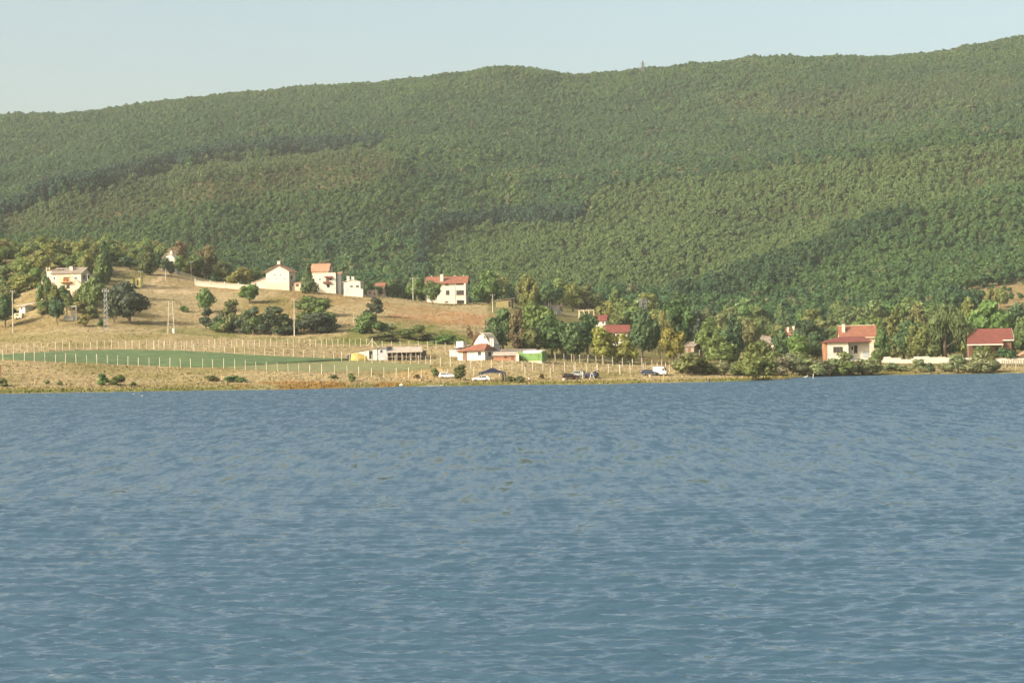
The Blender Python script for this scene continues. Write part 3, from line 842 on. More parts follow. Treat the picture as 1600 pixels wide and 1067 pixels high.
b.side_window(xr, 1.5, 3.2, b.z(437), b.z(430)); b.side_window(xr, 4.6, 6.4, b.z(437), b.z(430))
b.wall(GREYP, 66, 80, 421.5, 2.5, 9, 'annex_wall'); b.roof(GREYROOF, 'flat', 63, 93, 420, 420, 2.2, 9.2, .3, name='annex_roof'); b.wall(PINKP, 70.5, 78, 422.5, 2.1, 2.49, 'annex_front')
for u in (62, 66.5): b.chimney(u, u+1.6, 416.5, 422, 4.0, CREAM, False)
b.wall(PINKP, 67.5, 78.8, 438, -2.4, -.8, 'garden_wall')

# --- shed and the cream trailer below it
b = B('shed', 'small white shed with pale tilted roof at the edge of the dark trees', 28, 45, 490, -35)
b.wall(WHITE, 29, 40, 477.5, 0, 4.2); b.roof(PALEROOF, 'shed', 27, 42, 477.5, 473, -.4, 4.6, .3)
b.window(31.5, 35, 480, 483.5, 0, 0); b.door(36.5, 39.5, 480.5, 490, DOORG)
b = B('trailer', 'small cream box trailer parked below the white shed', 22, 34, 499, -10, cat='trailer')
b.box('body', CREAM, 22, 34, 489.5, 497, 0, 2.1); b.window(24, 29, 491, 493.5, 0, 0)
for u in (25.5, 30.5): MB().tube((b.x(u)-.0, -.02, .33), (b.x(u), .22, .33), .33, n=12).build('wheel', RUBBER, b.root)
b.box('drawbar', IRON, 33.9, 37, 496.4, 497.2, .95, 1.1)

# --- yellow hut
b = B('hut', 'yellow hut in two blocks under the tall trees', 195.5, 219.5, 446.5, -6, Y=753)
b.wall(YELLOWP, 195.5, 208, 436, 0, 4); b.wall(YELLOWP, 211, 219.5, 433.8, .4, 4, 'second_wall'); b.roof(PALEROOF, 'flat', 195.5, 208, 435.3, 435, 0, 4, .2); b.roof(PALEROOF, 'flat', 211, 219.5, 433.2, 433, .4, 4, .2, name='second_roof')
b.window(199, 203, 438.5, 441.5, 0, 0, WFRAME); b.door(213.5, 216, 438, 446, DOORB, .4)
b.wall(GREYP, 208, 211, 438.5, 1.0, 3.8, 'link_wall')

# --- white house behind the trees on the hill
b = B('house', 'white house with curved roof half hidden behind trees on the hill top', 251, 275, 424, -12, Y=815)
m = MB(); n = 10; arc = [(b.x(250.5) + (b.x(275.5)-b.x(250.5))*i/n, b.z(406) + (b.z(396.5)-b.z(406))*math.sin(math.pi*i/n)) for i in range(n+1)]
m.prism([(b.x(251), 0, b.base), (b.x(275), 0, b.base)] + [(x, 0, z-.12) for x, z in reversed(arc[1:-1])], (0, 5, 0)); m.build('wall', WHITE, b.root)
m = MB()
for (xa, za), (xb, zb) in zip(arc, arc[1:]): m.prism([(xa, -.5, za), (xb, -.5, zb), (xb, 5.5, zb), (xa, 5.5, za)], (0, 0, -.14))
m.build('roof', CREAM, b.root)
b.window(256, 260, 406, 411, 0, 1); b.window(267, 271, 408, 414, 0, 1); b.door(262, 265.5, 414, 424, DOORB)
b.chimney(262, 266, 392, 400, 3, WHITE)

# --- white gable house
b = B('house', 'white gable-fronted house with pink base and a lean-to garage on the hill', 415.6, 452.5, 452.5, -9)
b.wall(WHITE, 415.6, 452.3, 424.5, 0, 9, gable='y', ridge=414)
b.roof(BROWNROOF, 'y', 415, 454.5, 425, 413.4, 0, 9, .7)
b.box('base_band', PINKP, 415.5, 452.4, 442.5, 452.5, -.05, -.004, 'g')
for u in (419.5, 431, 443): b.window(u, u+3.4, 434.5, 437.6, 0, 1, WFRAME)
b.window(427.5, 431, 428.5, 431.3, 0, 0, WFRAME); b.window(437, 440.5, 428.5, 431.3, 0, 0, WFRAME)
b.chimney(431.5, 436, 407.8, 414.5, 2.5, WHITE)
b.wall(PINKP, 392.5, 415.4, 441, .5, 6, 'garage_wall'); b.roof(PALEROOF, 'lean', 392.5, 414.6, 440.5, 432.5, .5, 6, .3, name='garage_roof')
m = MB(); m.prism([(b.x(392.5), .5, b.z(441)+.003), (b.x(415.4), .5, b.z(441)+.003), (b.x(415.4), .5, b.z(433.2))], (0, 5.4, 0)); m.build('garage_gable', PINKP, b.root)
b.door(399.5, 409, 441.5, 452, WHITE, .5, 'garage_door')
b.wall(PINKP, 453, 470, 442.5, 1.5, 6, 'annex_wall'); b.roof(BROWNROOF, 'shed', 453.6, 470, 441.8, 439.5, 1.5, 6, .2, name='annex_roof')
b.window(455, 458, 443.5, 447, 1.5, 0); b.window(461, 466, 444, 448, 1.5, 2)
b.side_window(b.x(452.3), 2, 4.5, b.z(437), b.z(431))

# --- house with brown roof and its white wing
b = B('house', 'cream house with brown tiled roof, white wing and small red awning beside the conifer', 484, 525, 449.5, -6, Y=782)
b.wall(CREAM, 486, 511, 423.5, 2, 9, gable='x', ridge=411.8); b.roof(BROWNROOF, 'x', 485, 511, 423.8, 411.2, 2, 9, .5)
b.wall(WHITE, 491, 525, 427, 0, 1.99, 'wing_wall'); b.wall(WHITE, 511.3, 525, 427, 2.0, 7.5, 'wing_back_wall'); b.box('wing_parapet', CREAM, 490.8, 525.2, 426.2, 426.95, -.1, 2.05)
b.roof(BROWNROOF, 'shed', 526, 532, 428, 424.5, 1, 6, .2, name='side_roof'); b.wall(GREYP, 526, 531.5, 428, 1.3, 6, 'side_wall')
m = MB(); m.prism([(b.x(507.5), -1.2, b.z(434)), (b.x(520), -1.2, b.z(434)), (b.x(520), -.01, b.z(431.5)), (b.x(507.5), -.01, b.z(431.5))], (0, 0, -.1)); m.build('awning', REDROOF, b.root)
b.door(509.5, 514, 434.3, 440.5, DOORB); b.window(515, 518.5, 435, 438.5, 0, 0)
b.box('balcony', REDROOF, 505.5, 517, 440.3, 443, -1.0, -.004)
b.window(497.5, 502, 434, 438.5, 0, 1, WFRAME); b.window(496, 500, 425, 426, 1.99, 0, WFRAME) if False else None
b.door(511, 515, 444.5, 449.5, DARKIN); b.chimney(513.3, 515.3, 417, 425, 6, WHITE, False)

# --- small white gable house
b = B('house', 'small white house with low gable and twin white chimneys', 537, 564, 459, -6, Y=768)
b.wall(WHITE, 537, 563.5, 441, 0, 7, gable='y', ridge=437); b.roof(WHITE, 'y', 536.5, 564, 440.5, 436.6, 0, 7, .3)
b.window(547, 551.5, 446.3, 449, 0, 1); b.window(556, 561, 446.3, 449.3, 0, 1); b.door(541, 544, 449, 458, DOORG)
b.chimney(539.3, 543.5, 431.2, 440, 4, WHITE); b.chimney(546.5, 550.5, 431.8, 440, 4.4, WHITE)
b.wall(WHITE, 564.2, 568, 452, -1.2, .6, 'yard_wall')
b = B('hut', 'low pink hut with flat top beside the small white house', 573.5, 588.5, 461.5, -8, Y=775)
b.wall(PINKP, 573.5, 588.5, 454.2, 0, 3); b.roof(CONC, 'flat', 573.5, 588.5, 453.4, 453, 0, 3, .15); b.door(584, 586.6, 456, 461.2, DOORB); b.window(576.5, 580, 456, 458.3, 0, 0)
b = B('cottage', 'cottage with a faded red roof behind the low pink hut', 585, 601, 454, -10, Y=850)
b.wall(PINKP, 586, 600, 447.5, 0, 5, gable='x', ridge=442.5); b.roof(TERRA, 'x', 585.5, 600.5, 447.5, 442, 0, 5, .3); b.window(590, 593, 449, 451.5, 0, 0)

# --- three-storey house
b = B('house', 'tall three-storey white house with red tiled roof on the slope edge', 667, 728, 474.5, -4)
b.wall(WHITE, 667, 728, 442, 0, 10, gable='x', ridge=432.5); b.roof(TERRA, 'x', 666.5, 728.5, 442.8, 431.5, 0, 10, .7)
b.wall(WHITE, 711.5, 728, 443, -.35, -.003, 'bay_wall')
for u in (679.5, 696.5): b.window(u, u+5, 443.2, 446, 0, 1, sill=True)
b.window(713, 725.5, 443.4, 446, -.35, 3); b.window(697, 702.5, 453.8, 460.8, 0, 1, sill=True); b.window(713.5, 725.5, 454, 461.5, -.35, 3, sill=True)
b.door(714, 725.5, 469.5, 475.5, DARKIN, -.35, 'garage_door'); b.window(695.5, 700.5, 470.8, 473, 0, 0); b.window(673, 677.5, 454, 460.5, 0, 1)
b.box('corner_pillar', WHITE, 726, 728.3, 443.2, 478.5, -.75, -.36, 'g')
b.chimney(688, 692.6, 428.6, 439, 1.6, WHITE)
for u in (672, 708.5, 722): b.chimney(u, u+1.6, 429.6, 433, 5.2, WHITE, False)
b.side_window(b.x(728), 2, 4, b.z(461), b.z(454)); b.side_window(b.x(728), 6, 8, b.z(461), b.z(454))
for u in (679, 713): MB().tube((b.x(u)-.4, -.42 if u > 700 else -.07, b.base), (b.x(u)-.4, -.42 if u > 700 else -.07, b.z(442.9)), .07, n=6).build('downpipe', IRON, b.root)

# --- olive shed
b = B('shed', 'olive wooden shed with flat overhanging roof above the village trees', 775, 799, 480.5, -10)
b.wall(WOODO, 775, 799, 469.3, 0, 4.5); b.roof(GREYROOF, 'lean', 772.5, 805, 469.2, 465.6, -.3, 4.8, .2)
for i in range(12):
    u = 775.4 + 23.2*i/11.6; MB().box(b.x(u), b.x(u)+.30, -.03, -.004, b.z(480), b.z(469.4)).build('plank', WOODO, b.root)
b.door(794.5, 798, 470.5, 480, DARKIN, -.035)
for u in (803, ): MB().box(b.x(u)-.06, b.x(u)+.06, .2, .32, b.base, b.z(466.3)).build('post', WOODG, b.root)

# --- white house with grey roof among trees
b = B('cottage', 'white cottage with weathered grey roof in the trees above the village', 847, 875, 500, -16, Y=800)
b.wall(WHITE, 848.5, 870, 484.5, 0, 7, gable='x', ridge=477.5); b.roof(GREYROOF, 'x', 848, 870.5, 484.8, 477, 0, 7, .4); b.chimney(853.5, 855, 474, 480, 3, CREAM, False)
b.window(851, 855, 486, 489.5, 0, 1); b.window(861, 865, 486, 489.5, 0, 1); b.door(857, 859.5, 487, 495, DOORB)
b = B('pergola', 'pale timber pergola frame standing among the trees', 904, 928, 500, -8, Y=790, cat='pergola')
for u in (904.5, 912, 920, 927.5):
    for d in (0, 3): MB().box(b.x(u)-.09, b.x(u)+.09, d-.09, d+.09, b.base, b.z(485.5)).build('post', CREAM, b.root)
for d in (0, 3): MB().box(b.x(903.5), b.x(928.5), d-.08, d+.08, b.z(485.5)+.003, b.z(484.5)).build('beam', CREAM, b.root)
for i in range(7): MB().box(b.x(905+3.6*i)-.07, b.x(905+3.6*i)+.07, -.5, 3.5, b.z(484.5)+.003, b.z(483.6)).build('rafter', CREAM, b.root)

# --- red roofs in the village
b = B('house', 'small house with dark red roof showing between dark trees', 928, 947, 512, -10, Y=720)
b.wall(WHITE, 929, 946, 501, 0, 6, gable='x', ridge=493); b.roof(REDROOF, 'x', 928.5, 946.5, 501, 492.3, 0, 6, .4); b.window(941, 944, 503, 506, 0, 0)
b = B('house', 'white house with red roof behind the yellow-leaved tree', 942.5, 982.5, 545, -8, Y=640)
b.wall(WHITE, 945, 981, 519, 0, 7, gable='x', ridge=508.5); b.roof(REDROOF, 'x', 943.5, 982, 519.3, 508, 0, 7, .4)
for u in (957, 963.5, 972): b.window(u, u+4, 522, 527, 0, 1)
b.chimney(981.5, 984, 512, 521, 3, WHITE, False); b.door(976, 979.5, 533, 545, DOORB)
b = B('hut', 'grey gabled garden hut beside the yellow bush', 1067, 1086, 551, -38, Y=640, cat='hut')
b.wall(WOODG, 1069, 1084, 541, 0, 5, gable='x', ridge=534.5); b.roof(GREYROOF, 'x', 1068.5, 1084.5, 541, 534, 0, 5, .35); b.door(1075, 1079, 543, 551, DOORB)
b.side_window(b.x(1084), 2, 3.4, b.z(547), b.z(542))
b = B('bungalow', 'long low bungalow with grey hipped roof deep in the village trees', 1181, 1211, 548, -6, Y=690, cat='house')
b.wall(CREAM, 1183, 1210, 536.5, 0, 7); b.roof(GREYROOF, 'hip', 1182, 1211, 536.5, 525.5, 0, 7, .5, inset=.3); b.window(1187, 1192, 539, 543, 0, 1); b.window(1200, 1205, 539, 543, 0, 1)
b = B('house', 'narrow house with red roof and two white chimneys behind a dark tree', 1228, 1243, 540, -12, Y=680)
b.wall(WHITE, 1229, 1242, 524, 0, 6, gable='x', ridge=513); b.roof(TERRA, 'x', 1228.5, 1242.5, 524, 512.5, 0, 6, .4); b.chimney(1230, 1232.5, 511, 518, 1.5, WHITE); b.chimney(1237.5, 1241, 510, 516, 2.4, WHITE); b.window(1237, 1240, 526.5, 530, 0, 0)

# --- twin houses on the right
b = B('house', 'steep orange-roofed house rising behind the flat red-roofed house', 1313, 1370, 548, -3, Y=640)
b.wall(PINKP, 1314, 1369, 527, 0, 8, gable='x', ridge=509.5); b.roof(TERRA, 'x', 1313.5, 1369.5, 527.5, 508.5, 0, 8, .4)
b.box('eave_board', CREAM, 1312.5, 1370.5, 526.9, 528.2, -.55, -.46); b.chimney(1317.5, 1322, 506, 517, 2.0, WHITE); b.window(1330, 1336, 530, 536, 0, 1)
b.box('ridge_cap', CREAM, 1313, 1370, 507.7, 508.6, 3.8, 4.2)
b = B('house', 'white bungalow with low red roof and dark wide window by the right shore', 1289, 1362, 566, -3)
b.wall(WHITE, 1293.5, 1326, 534, 0, 9, 'wall'); b.wall(WHITE, 1326, 1360.5, 534, 2.6, 9, 'recessed_wall')
b.wall(BRICKM, 1289, 1293.3, 534, .1, 9, 'brick_side_wall')
m = MB(); oh = .8
p = [(b.x(1287), -oh, b.z(534)), (b.x(1362), -oh, b.z(533)), (b.x(1362), 9.6, b.z(533)), (b.x(1287), 9.6, b.z(534))]
r0, r1 = (b.x(1312), 4.4, b.z(526)), (b.x(1352), 4.4, b.z(525.6))
m.v += p + [r0, r1] + [(q[0], q[1], q[2]-.22) for q in p]
m.f += [(0, 1, 5, 4), (1, 2, 5), (2, 3, 4, 5), (3, 0, 4), (6, 9, 8, 7)] + [(i, i+6, (i+1) % 4+6, (i+1) % 4) for i in range(4)]
m.build('roof', REDROOF, b.root)
b.window(1302.3, 1317.3, 541.5, 550.5, 0, 2, sill=True); b.door(1336.3, 1341.6, 540, 552, DARKIN, 2.6); b.window(1332, 1335, 541, 547, 2.6, 0); b.door(1350, 1359, 548.5, 559, DOORG, 2.6, 'garage_door')
b.box('lower_band', GREYP, 1293.8, 1325.8, 551.5, 556, -.03, -.004); b.box('porch_pillar', WHITE, 1359.3, 1361, 534, 562, -.2, .2, 'g')
m = MB(); m.box(b.x(1327), b.x(1359), -.1, 2.55, b.base, b.z(563)); m.build('terrace', CONC, b.root)
# --- big red roof
b = B('house', 'large house under a sweeping red roof with white eave boards behind the hedge', 1512, 1584, 562, -5, Y=635)
x0, x1, xs, zr = b.x(1511), b.x(1584.5), b.x(1567), b.z(513)
ze, ze2 = b.z(537.5), b.z(531)
m = MB(); y_e, y_r = -1.0, 5.0; y_e2 = y_r - (y_r-y_e)*(zr-ze2)/(zr-ze)
m.prism([(x0, y_e, ze), (xs, y_e, ze), (xs, y_r, zr), (x0+1.2, y_r, zr)], (0, 0, -.18)); m.prism([(xs+.003, y_e2, ze2), (x1, y_e2, ze2), (x1, y_r, zr), (xs+.003, y_r, zr)], (0, 0, -.18))
m.prism([(x0+1.2, y_r+.003, zr), (x1, y_r+.003, zr), (x1, 11, ze), (x0, 11, ze)], (0, 0, -.18)); m.build('roof', REDROOF, b.root)
MB().box(x0, xs, y_e-.06, y_e-.003, ze-.36, ze+.02).build('eave_board', WHITE, b.root); MB().box(xs, x1, y_e2-.06, y_e2-.003, ze2-.36, ze2+.02).build('eave_board', WHITE, b.root)
MB().prism([(x1+.003, y_e2, ze2+.05), (x1+.003, y_e2, ze2-.25), (x1+.003, y_r, zr-.22), (x1+.003, y_r, zr+.08)], (.06, 0, 0)).build('verge_board', WHITE, b.root)
m = MB(); m.prism([(b.x(1515), 1.2, b.base), (b.x(1515), 9.8, b.base), (b.x(1515), 9.8, ze), (b.x(1515), y_r, zr-.35), (b.x(1515), 1.2, ze+(zr-ze)*.36-.35)], (b.x(1581)-b.x(1515), 0, 0)); m.build('wall', DOORB, b.root)
for u in (1513, 1540, 1565.5): MB().box(b.x(u)-.12, b.x(u)+.12, -.9, -.66, b.base, ze-.19).build('porch_post', WOODG, b.root)
b.window(1527, 1531, 543, 551, 1.2, 0, WFRAME); b.window(1545, 1552, 543, 551, 1.2, 1); b.door(1556, 1561, 543, 558, DARKIN, 1.2)

# --- lake-side white house
b = B('house', 'white lakeside house with orange hipped roof and arched white dormer wing behind the gazebo', 715, 758, 563.5, -26)
b.wall(WHITE, 715, 729, 547.5, -.02, 5, 'porch_wall'); b.wall(WHITE, 729, 758, 547, 0, 6)
m = MB()
p = [(b.x(714), -.9, b.z(547.8)), (b.x(760), -.9, b.z(546.5)), (b.x(760), 6.8, b.z(546.5)), (b.x(714), 6.8, b.z(547.8))]
r0, r1 = (b.x(741), 3.2, b.z(537)), (b.x(754), 3.2, b.z(537))
m.v += p + [r0, r1] + [(q[0], q[1], q[2]-.18) for q in p]
m.f += [(0, 1, 5, 4), (1, 2, 5), (2, 3, 4, 5), (3, 0, 4), (6, 9, 8, 7)] + [(i, i+6, (i+1) % 4+6, (i+1) % 4) for i in range(4)]
m.build('roof', TERRA, b.root)
b.door(723.2, 729.5, 549, 562.5, DOORB, -.03); b.door(734.5, 739.5, 549.5, 563, DOORG); b.window(746, 753, 548.5, 556.5, 0, 0, WFRAME, sill=True)
b.side_window(b.x(758), 2, 3.5, b.z(557), b.z(550))
SH = 20  # the wing stands 8 m behind the turned front
b.wall(WHITE, 738-SH, 768-SH, 539, 8, 13, 'rear_wall')
n = 10; arc = [(b.x(737-SH)+(b.x(766)-b.x(737))*i/n, b.z(537.5)+(b.z(519.3)-b.z(537.5))*math.sin(math.pi*i/n)) for i in range(n+1)]
m = MB(); m.prism([(x, 8.01, z-.2) for x, z in arc], (0, 4.9, 0)); m.build('arched_wing', WHITE, b.root)
for half, mat in ((0, TERRA), (1, CREAM)):
    m = MB()
    for i in range(half*5, half*5+5):
        (xa, za), (xb, zb) = arc[i], arc[i+1]; m.prism([(xa, 7.5, za), (xb, 7.5, zb), (xb, 13.4, zb), (xa, 13.4, za)], (0, 0, -.16))
    m.build('arched_roof', mat, b.root)
b.window(756-SH, 758.6-SH, 523.5, 528.5, 8.0, 0); b.window(760-SH, 762.6-SH, 525, 530, 8.0, 0)
for u in (755.5, 759): b.chimney(u, u+2.4, 529.5, 540, 4.2, WHITE)
b.chimney(694, 705.5, 532.5, 540, 8, WHITE, False)
b = B('shed', 'low grey tin shed leaning against the lakeside white house', 702, 716, 557.5, -18)
b.wall(TIN, 702, 721, 546, 0, 6); b.roof(PALEROOF, 'lean', 702, 736, 546, 538.5, 0, 6, .2); b.door(707, 711, 549, 557.5, DOORG)
# --- orange hut and green container
b = B('shed', 'low orange brick shed with pale sheet roof between white house and green container', 771, 806, 563.5, -4)
b.wall(BRICKM, 771, 806, 554.5, 0, 4.5); b.roof(PALEROOF, 'shed', 771, 807, 554.8, 549.5, 0, 4.5, .35)
b.window(788, 792, 556.3, 559.6, 0, 0); b.door(799, 802.5, 556, 563.3, DOORB); b.wall(WHITE, 806.2, 811, 553, -.3, 1.0, 'end_wall')
b = B('container', 'bright green metal container with white tarpaulin on its roof', 811, 847, 565.5, -24, cat='container')
b.box('body', GREENM, 811, 847, 549, 563.8, 0, 3.2); b.box('plinth', CREAM, 812, 846, 563.9, 565.5, .1, 3.1, 'g')
m = MB(); m.poly([(b.x(818), -.12, b.z(549)-.5), (b.x(845), -.12, b.z(549)-.35), (b.x(845.5), -.06, b.z(549)+.05), (b.x(818), -.06, b.z(549)+.06)]); m.poly([(b.x(818), -.06, b.z(549)+.06), (b.x(845.5), -.06, b.z(549)+.05), (b.x(846), 3.3, b.z(549)+.28), (b.x(817), 3.3, b.z(549)+.3)])
m.build('tarpaulin', WTARP, b.root)
for u in (816, 829, 842): MB().box(b.x(u)-.05, b.x(u)+.05, -.06, -.004, b.z(563.5), b.z(549.3)).build('rib', GREENM, b.root)
MB().box(b.x(829.4), b.x(841.5), -.05, -.004, b.z(563), b.z(550)).build('door', GREENM, b.root)
b = B('shed', 'long dark shed with rusty pale roof behind the green container', 775, 838, 556, -3, Y=578)
b.wall(DARKIN, 776, 836, 549.5, 0, 4); b.roof(GREYROOF, 'shed', 776, 836, 549, 545, 0, 4, .3); b.door(790, 794, 550.5, 556, DOORB)
b = B('hut', 'small hut with pointed rusty red roof behind the green container', 818, 836, 554, -10, Y=600, cat='hut')
b.wall(PINKP, 820, 834, 546.5, 0, 4, gable='y', ridge=540); b.roof(TERRA, 'y', 819.5, 834.5, 546.5, 539.5, 0, 4, .3); b.window(825, 829, 548, 551, 0, 0)

# --- cattle barn
b = B('barn', 'long low barn with white gable, tin middle and open dark stalls under a pale roof', 556, 665, 563, -7, cat='barn')
m = MB(); m.prism([(b.x(557), 0, b.base), (b.x(589), 0, b.base), (b.x(589), 0, b.z(543.5)), (b.x(557), 0, b.z(548.5))], (0, 8, 0)); m.build('wall', WHITE, b.root)
b.roof(GREYROOF, 'lean', 556.5, 589, 548, 542.8, 0, 8, .25); b.door(576.5, 582, 547.5, 560, DARKIN, 0)
b.box('tin_wall', TIN, 589.2, 604, 543.5, 561, .15, 7.8, 'g'); b.box('tin_roof', GREYROOF, 588.5, 605, 541.5, 543.4, -.3, 8.2); b.window(594, 597.5, 546.5, 550.5, .15, 0)
m = MB(); m.prism([(b.x(605.2), -2.0, b.z(550.2)), (b.x(663), -2.0, b.z(549.6)), (b.x(652), 8, b.z(542)), (b.x(605.2), 8, b.z(542))], (0, 0, -.18)); m.build('stall_roof', PALEROOF, b.root)
b.box('stall_back_wall', WOODG, 605.2, 660, 548, 560, 7.2, 7.5, 'g')
for i in range(8): b.box('stall_post', WOODG, 607+7.4*i, 608+7.4*i, 551.2, 562, -1.9, -1.6, 'g')
b.box('rail', WOODG, 606, 661, 557.2, 557.9, -1.97, -1.92); b.box('manger', DOORB, 622, 660, 556, 560.5, 1.5, 2.6)
b.box('stall_partition', WOODG, 620, 621, 551.5, 561, -1.2, 7.1, 'g'); b.box('stall_partition', WOODG, 640, 641, 551.5, 561, -1.2, 7.1, 'g')
P = hit(562, 563)
def heap(name, P, w, d, h, mat, label, cat, group=None, seed=0, n=9):
    """an uneven heap under a cover"""
    r = random.Random(seed); bm = bmesh.new()
    bmesh.ops.create_icosphere(bm, subdivisions=3, radius=1)
    for v in bm.verts:
        q = v.co; s = 1 + .16*math.sin(3*q.x+seed) + .12*math.cos(4*q.y+2*seed) + r.uniform(-.04, .04)
        z = max(q.z, -.15)
        v.co = (math.copysign(abs(q.x)**.7, q.x)*w/2*s, math.copysign(abs(q.y)**.7, q.y)*d/2*s, max(-.1, math.copysign(abs(z)**.6, z)*h*s))
    me = bpy.data.meshes.new(name); bm.to_mesh(me); bm.free()
    o = mesh_obj(name, me, mat); o.location = P; return tag(o, label, cat, group)
heap('hay_heap', P + Vector((0, -1.5, 0)), 4.3, 2.2, 1.75, YTARP, 'heap under a bright yellow tarpaulin in front of the barn', 'heap', seed=3)
heap('junk_heap', hit(547, 562), 1.6, 1.6, 1.5, BLUEC, 'small heap under dark blue cover at the end of the barn', 'heap', seed=5)

# --- ruin of a concrete terrace on the left
b = B('ruin', 'grey ruined concrete platform with broken slab beside the dark bush', 101, 121, 500, -8, cat='ruin')
b.box('slab', CONC, 101.5, 120, 478, 479.6, 0, 3.5)
for u in (103, 111, 118): b.box('post', CONC, u, u+1.3, 479.7, 497, .3, .6, 'g')
b.box('rubble_wall', GREYP, 100.5, 116, 493.5, 500, -.8, -.4, 'g')
b.box('broken_step', CONC, 114, 121, 488.5, 494, -.3, .2, 'g')
# ------------------------------------------------------------------ crop field
def band(name, back, front, lift, mat, kind, nrow=26, du=3.0):
    us = np.arange(max(back[0][0], front[0][0]), min(back[-1][0], front[-1][0])+.1, du)
    yb = np.interp(us, [a for a, c in back], [c for a, c in back]); yf = np.interp(us, [a for a, c in front], [c for a, c in front])
    P = np.zeros((nrow, len(us), 3))
    for i, u in enumerate(us):
        a, c = hit(u, yf[i]), hit(u, yb[i])
        for j in range(nrow):
            t = j/(nrow-1); x, Y = a.x+(c.x-a.x)*t, a.y+(c.y-a.y)*t
            e = lift*min(1, 14*t, 14*(1-t)+.05)
            P[j, i] = (x, Y, float(ground_z(x, Y)) + .05 + e*(.85+.3*random.random()))
    return tag(mesh_obj(name, grid_mesh(name, P), mat), kind=kind)
CROP = plain('green_crop', (.080,.128,.044), .9, .4, .3, 0, .8, 1.5)
band('crop_field', [(-70,556),(0,555.5),(40,552.6),(110,548.6),(205,546.8),(300,549.3),(400,555.8),(490,561),(548,562.4)], [(-70,560),(0,561.5),(40,563.2),(100,566),(200,570.2),(290,574),(345,574.0),(430,569),(548,562.9)], .38, CROP, 'structure')
CROP2 = plain('grazed_grass', (.17,.175,.07), .95, .35, .5, 0, .8, 1.5)
band('pasture', [(345,574.6),(430,569.8),(548,563.5),(600,566),(672,570.5)], [(345,575.5),(420,579.5),(500,581.5),(640,578.3),(672,575)], .10, CROP2, 'structure', 14)

# ------------------------------------------------------------------ fences of concrete posts
r3 = random.Random(9)
def post_mesh(h, seed):
    r = random.Random(seed); m = MB(); w = .064
    m.box(-w, w, -w, w, -.35, h-.25); m.prism([(-w, -w, h-.248), (w, -w, h-.248), (w, -w, h-.12), (-w, -w, h)], (0, 2*w, 0))
    return m.mesh('post')
POSTM = [post_mesh(2.35+.12*k, k) for k in range(3)]
POSTC = plain('pale_concrete', (.53,.485,.40), .95, .18, 1.5)
for p in POSTM: p.materials.append(POSTC)
def fence(label, pts, posts, group=None, tall=1.0, wires=5):
    """posts stand at the given picture columns, on the line pts"""
    pu, py = [a for a, c in pts], [c for a, c in pts]
    Ps = [hit(u, float(np.interp(u, pu, py))) for u in posts]
    root = empty('fence', Ps[0], 0, label, 'fence', group)
    O = Ps[0]; w = MB()
    for i, P in enumerate(Ps):
        o = mesh_obj('post', POSTM[r3.randrange(3)], parent=root); o.location = P - O
        o.rotation_euler = (r3.gauss(0, .018), r3.gauss(0, .025), r3.uniform(-.2, .2)); o.scale = (1, 1, tall*r3.uniform(.95, 1.05))
        if i:
            a, c = Ps[i-1]-O, P-O
            if (c-a).length < 30:
                for k in range(wires):
                    z = (.35+.43*k)*tall; w.tube(a+Vector((0, -.09, z)), c+Vector((0, -.09, z)), .008, n=3)
    mesh_obj('wire', w.mesh('wire', False), WIRE, root)
    return root
def sp(*a):
    """spaced columns: start, stop, count, start, stop, count ..."""
    out = []
    for i in range(0, len(a), 3): out += [a[i]+(a[i+1]-a[i])*k/(a[i+2]-1) + r3.uniform(-.5, .5) for k in range(a[i+2])]
    return out
fence('near fence of pale concrete posts along the bank before the green field', [(-60,561),(5,563.4),(53,565),(104,567.4),(168,569.6),(232,573),(298,575.2),(350,576),(450,582),(522,586),(580,589),(658,591.5)],
      sp(-58, -11, 4, 5, 298, 19, 316, 484, 11, 503, 658, 9))
fence('low concrete post fence just behind the gazebo and parked cars', [(658,591),(741,588.5),(800,588),(860,588.5),(968,585.5),(1046,581)], sp(700, 860, 5, 898, 1040, 5))
fence('middle fence of concrete posts between green field, barn and lakeside white house', [(229,545.5),(291,548),(305,549.7),(367,554),(429,557),(489,561),(522,563.7),(573,567.5),(649,568.3),(673,571),(719,574)],
      sp(241, 429, 13, 443, 522, 6, 534, 665, 12, 673, 704, 3))
fence('fence of tall concrete posts below the lakeside white house and green container', [(719,573.6),(767,577),(817,578.7),(850,581),(881,580.5),(935,582.5),(985,583.5),(1046,580.5)], sp(719, 865, 10, 882, 985, 7, 1008, 1046, 3))
fence('long upper fence of concrete posts at the foot of the bushy slope', [(-40,555),(10,553),(53,548.9),(96,547.5),(138,545.8),(229,544.6),(286,545),(350,543.4),(436,543),(530,542),(581,542),(611,545),(667,546),(712,547.5)],
      sp(-33, -1, 4, 10, 240, 22, 248, 581, 39, 597, 710, 9))
fence('short fence of concrete posts in the shade of the yellow and dark trees', [(862,564.6),(893,566),(931,568.8),(986,574),(1016,575),(1046,578)], sp(868, 931, 6, 942, 1034, 7))
fence('fence of thin concrete posts standing on the grass at the far right shore', [(1540,580),(1650,578)], [1555.5, 1571.5, 1587, 1603, 1619])
# braced corner post of the upper fence
P = hit(582, 542)
t = empty('corner_post', P, 0, 'corner fence post with two slanting concrete braces above the barn', 'post')
MB().box(-.1, .1, -.1, .1, -.3, 2.7).build('post', POSTC, t)
for s_ in (-1, 1): MB().tube((s_*2.0, -.16, -.2), (s_*.11, -.16, 2.0), .08, n=5).build('brace', POSTC, t)

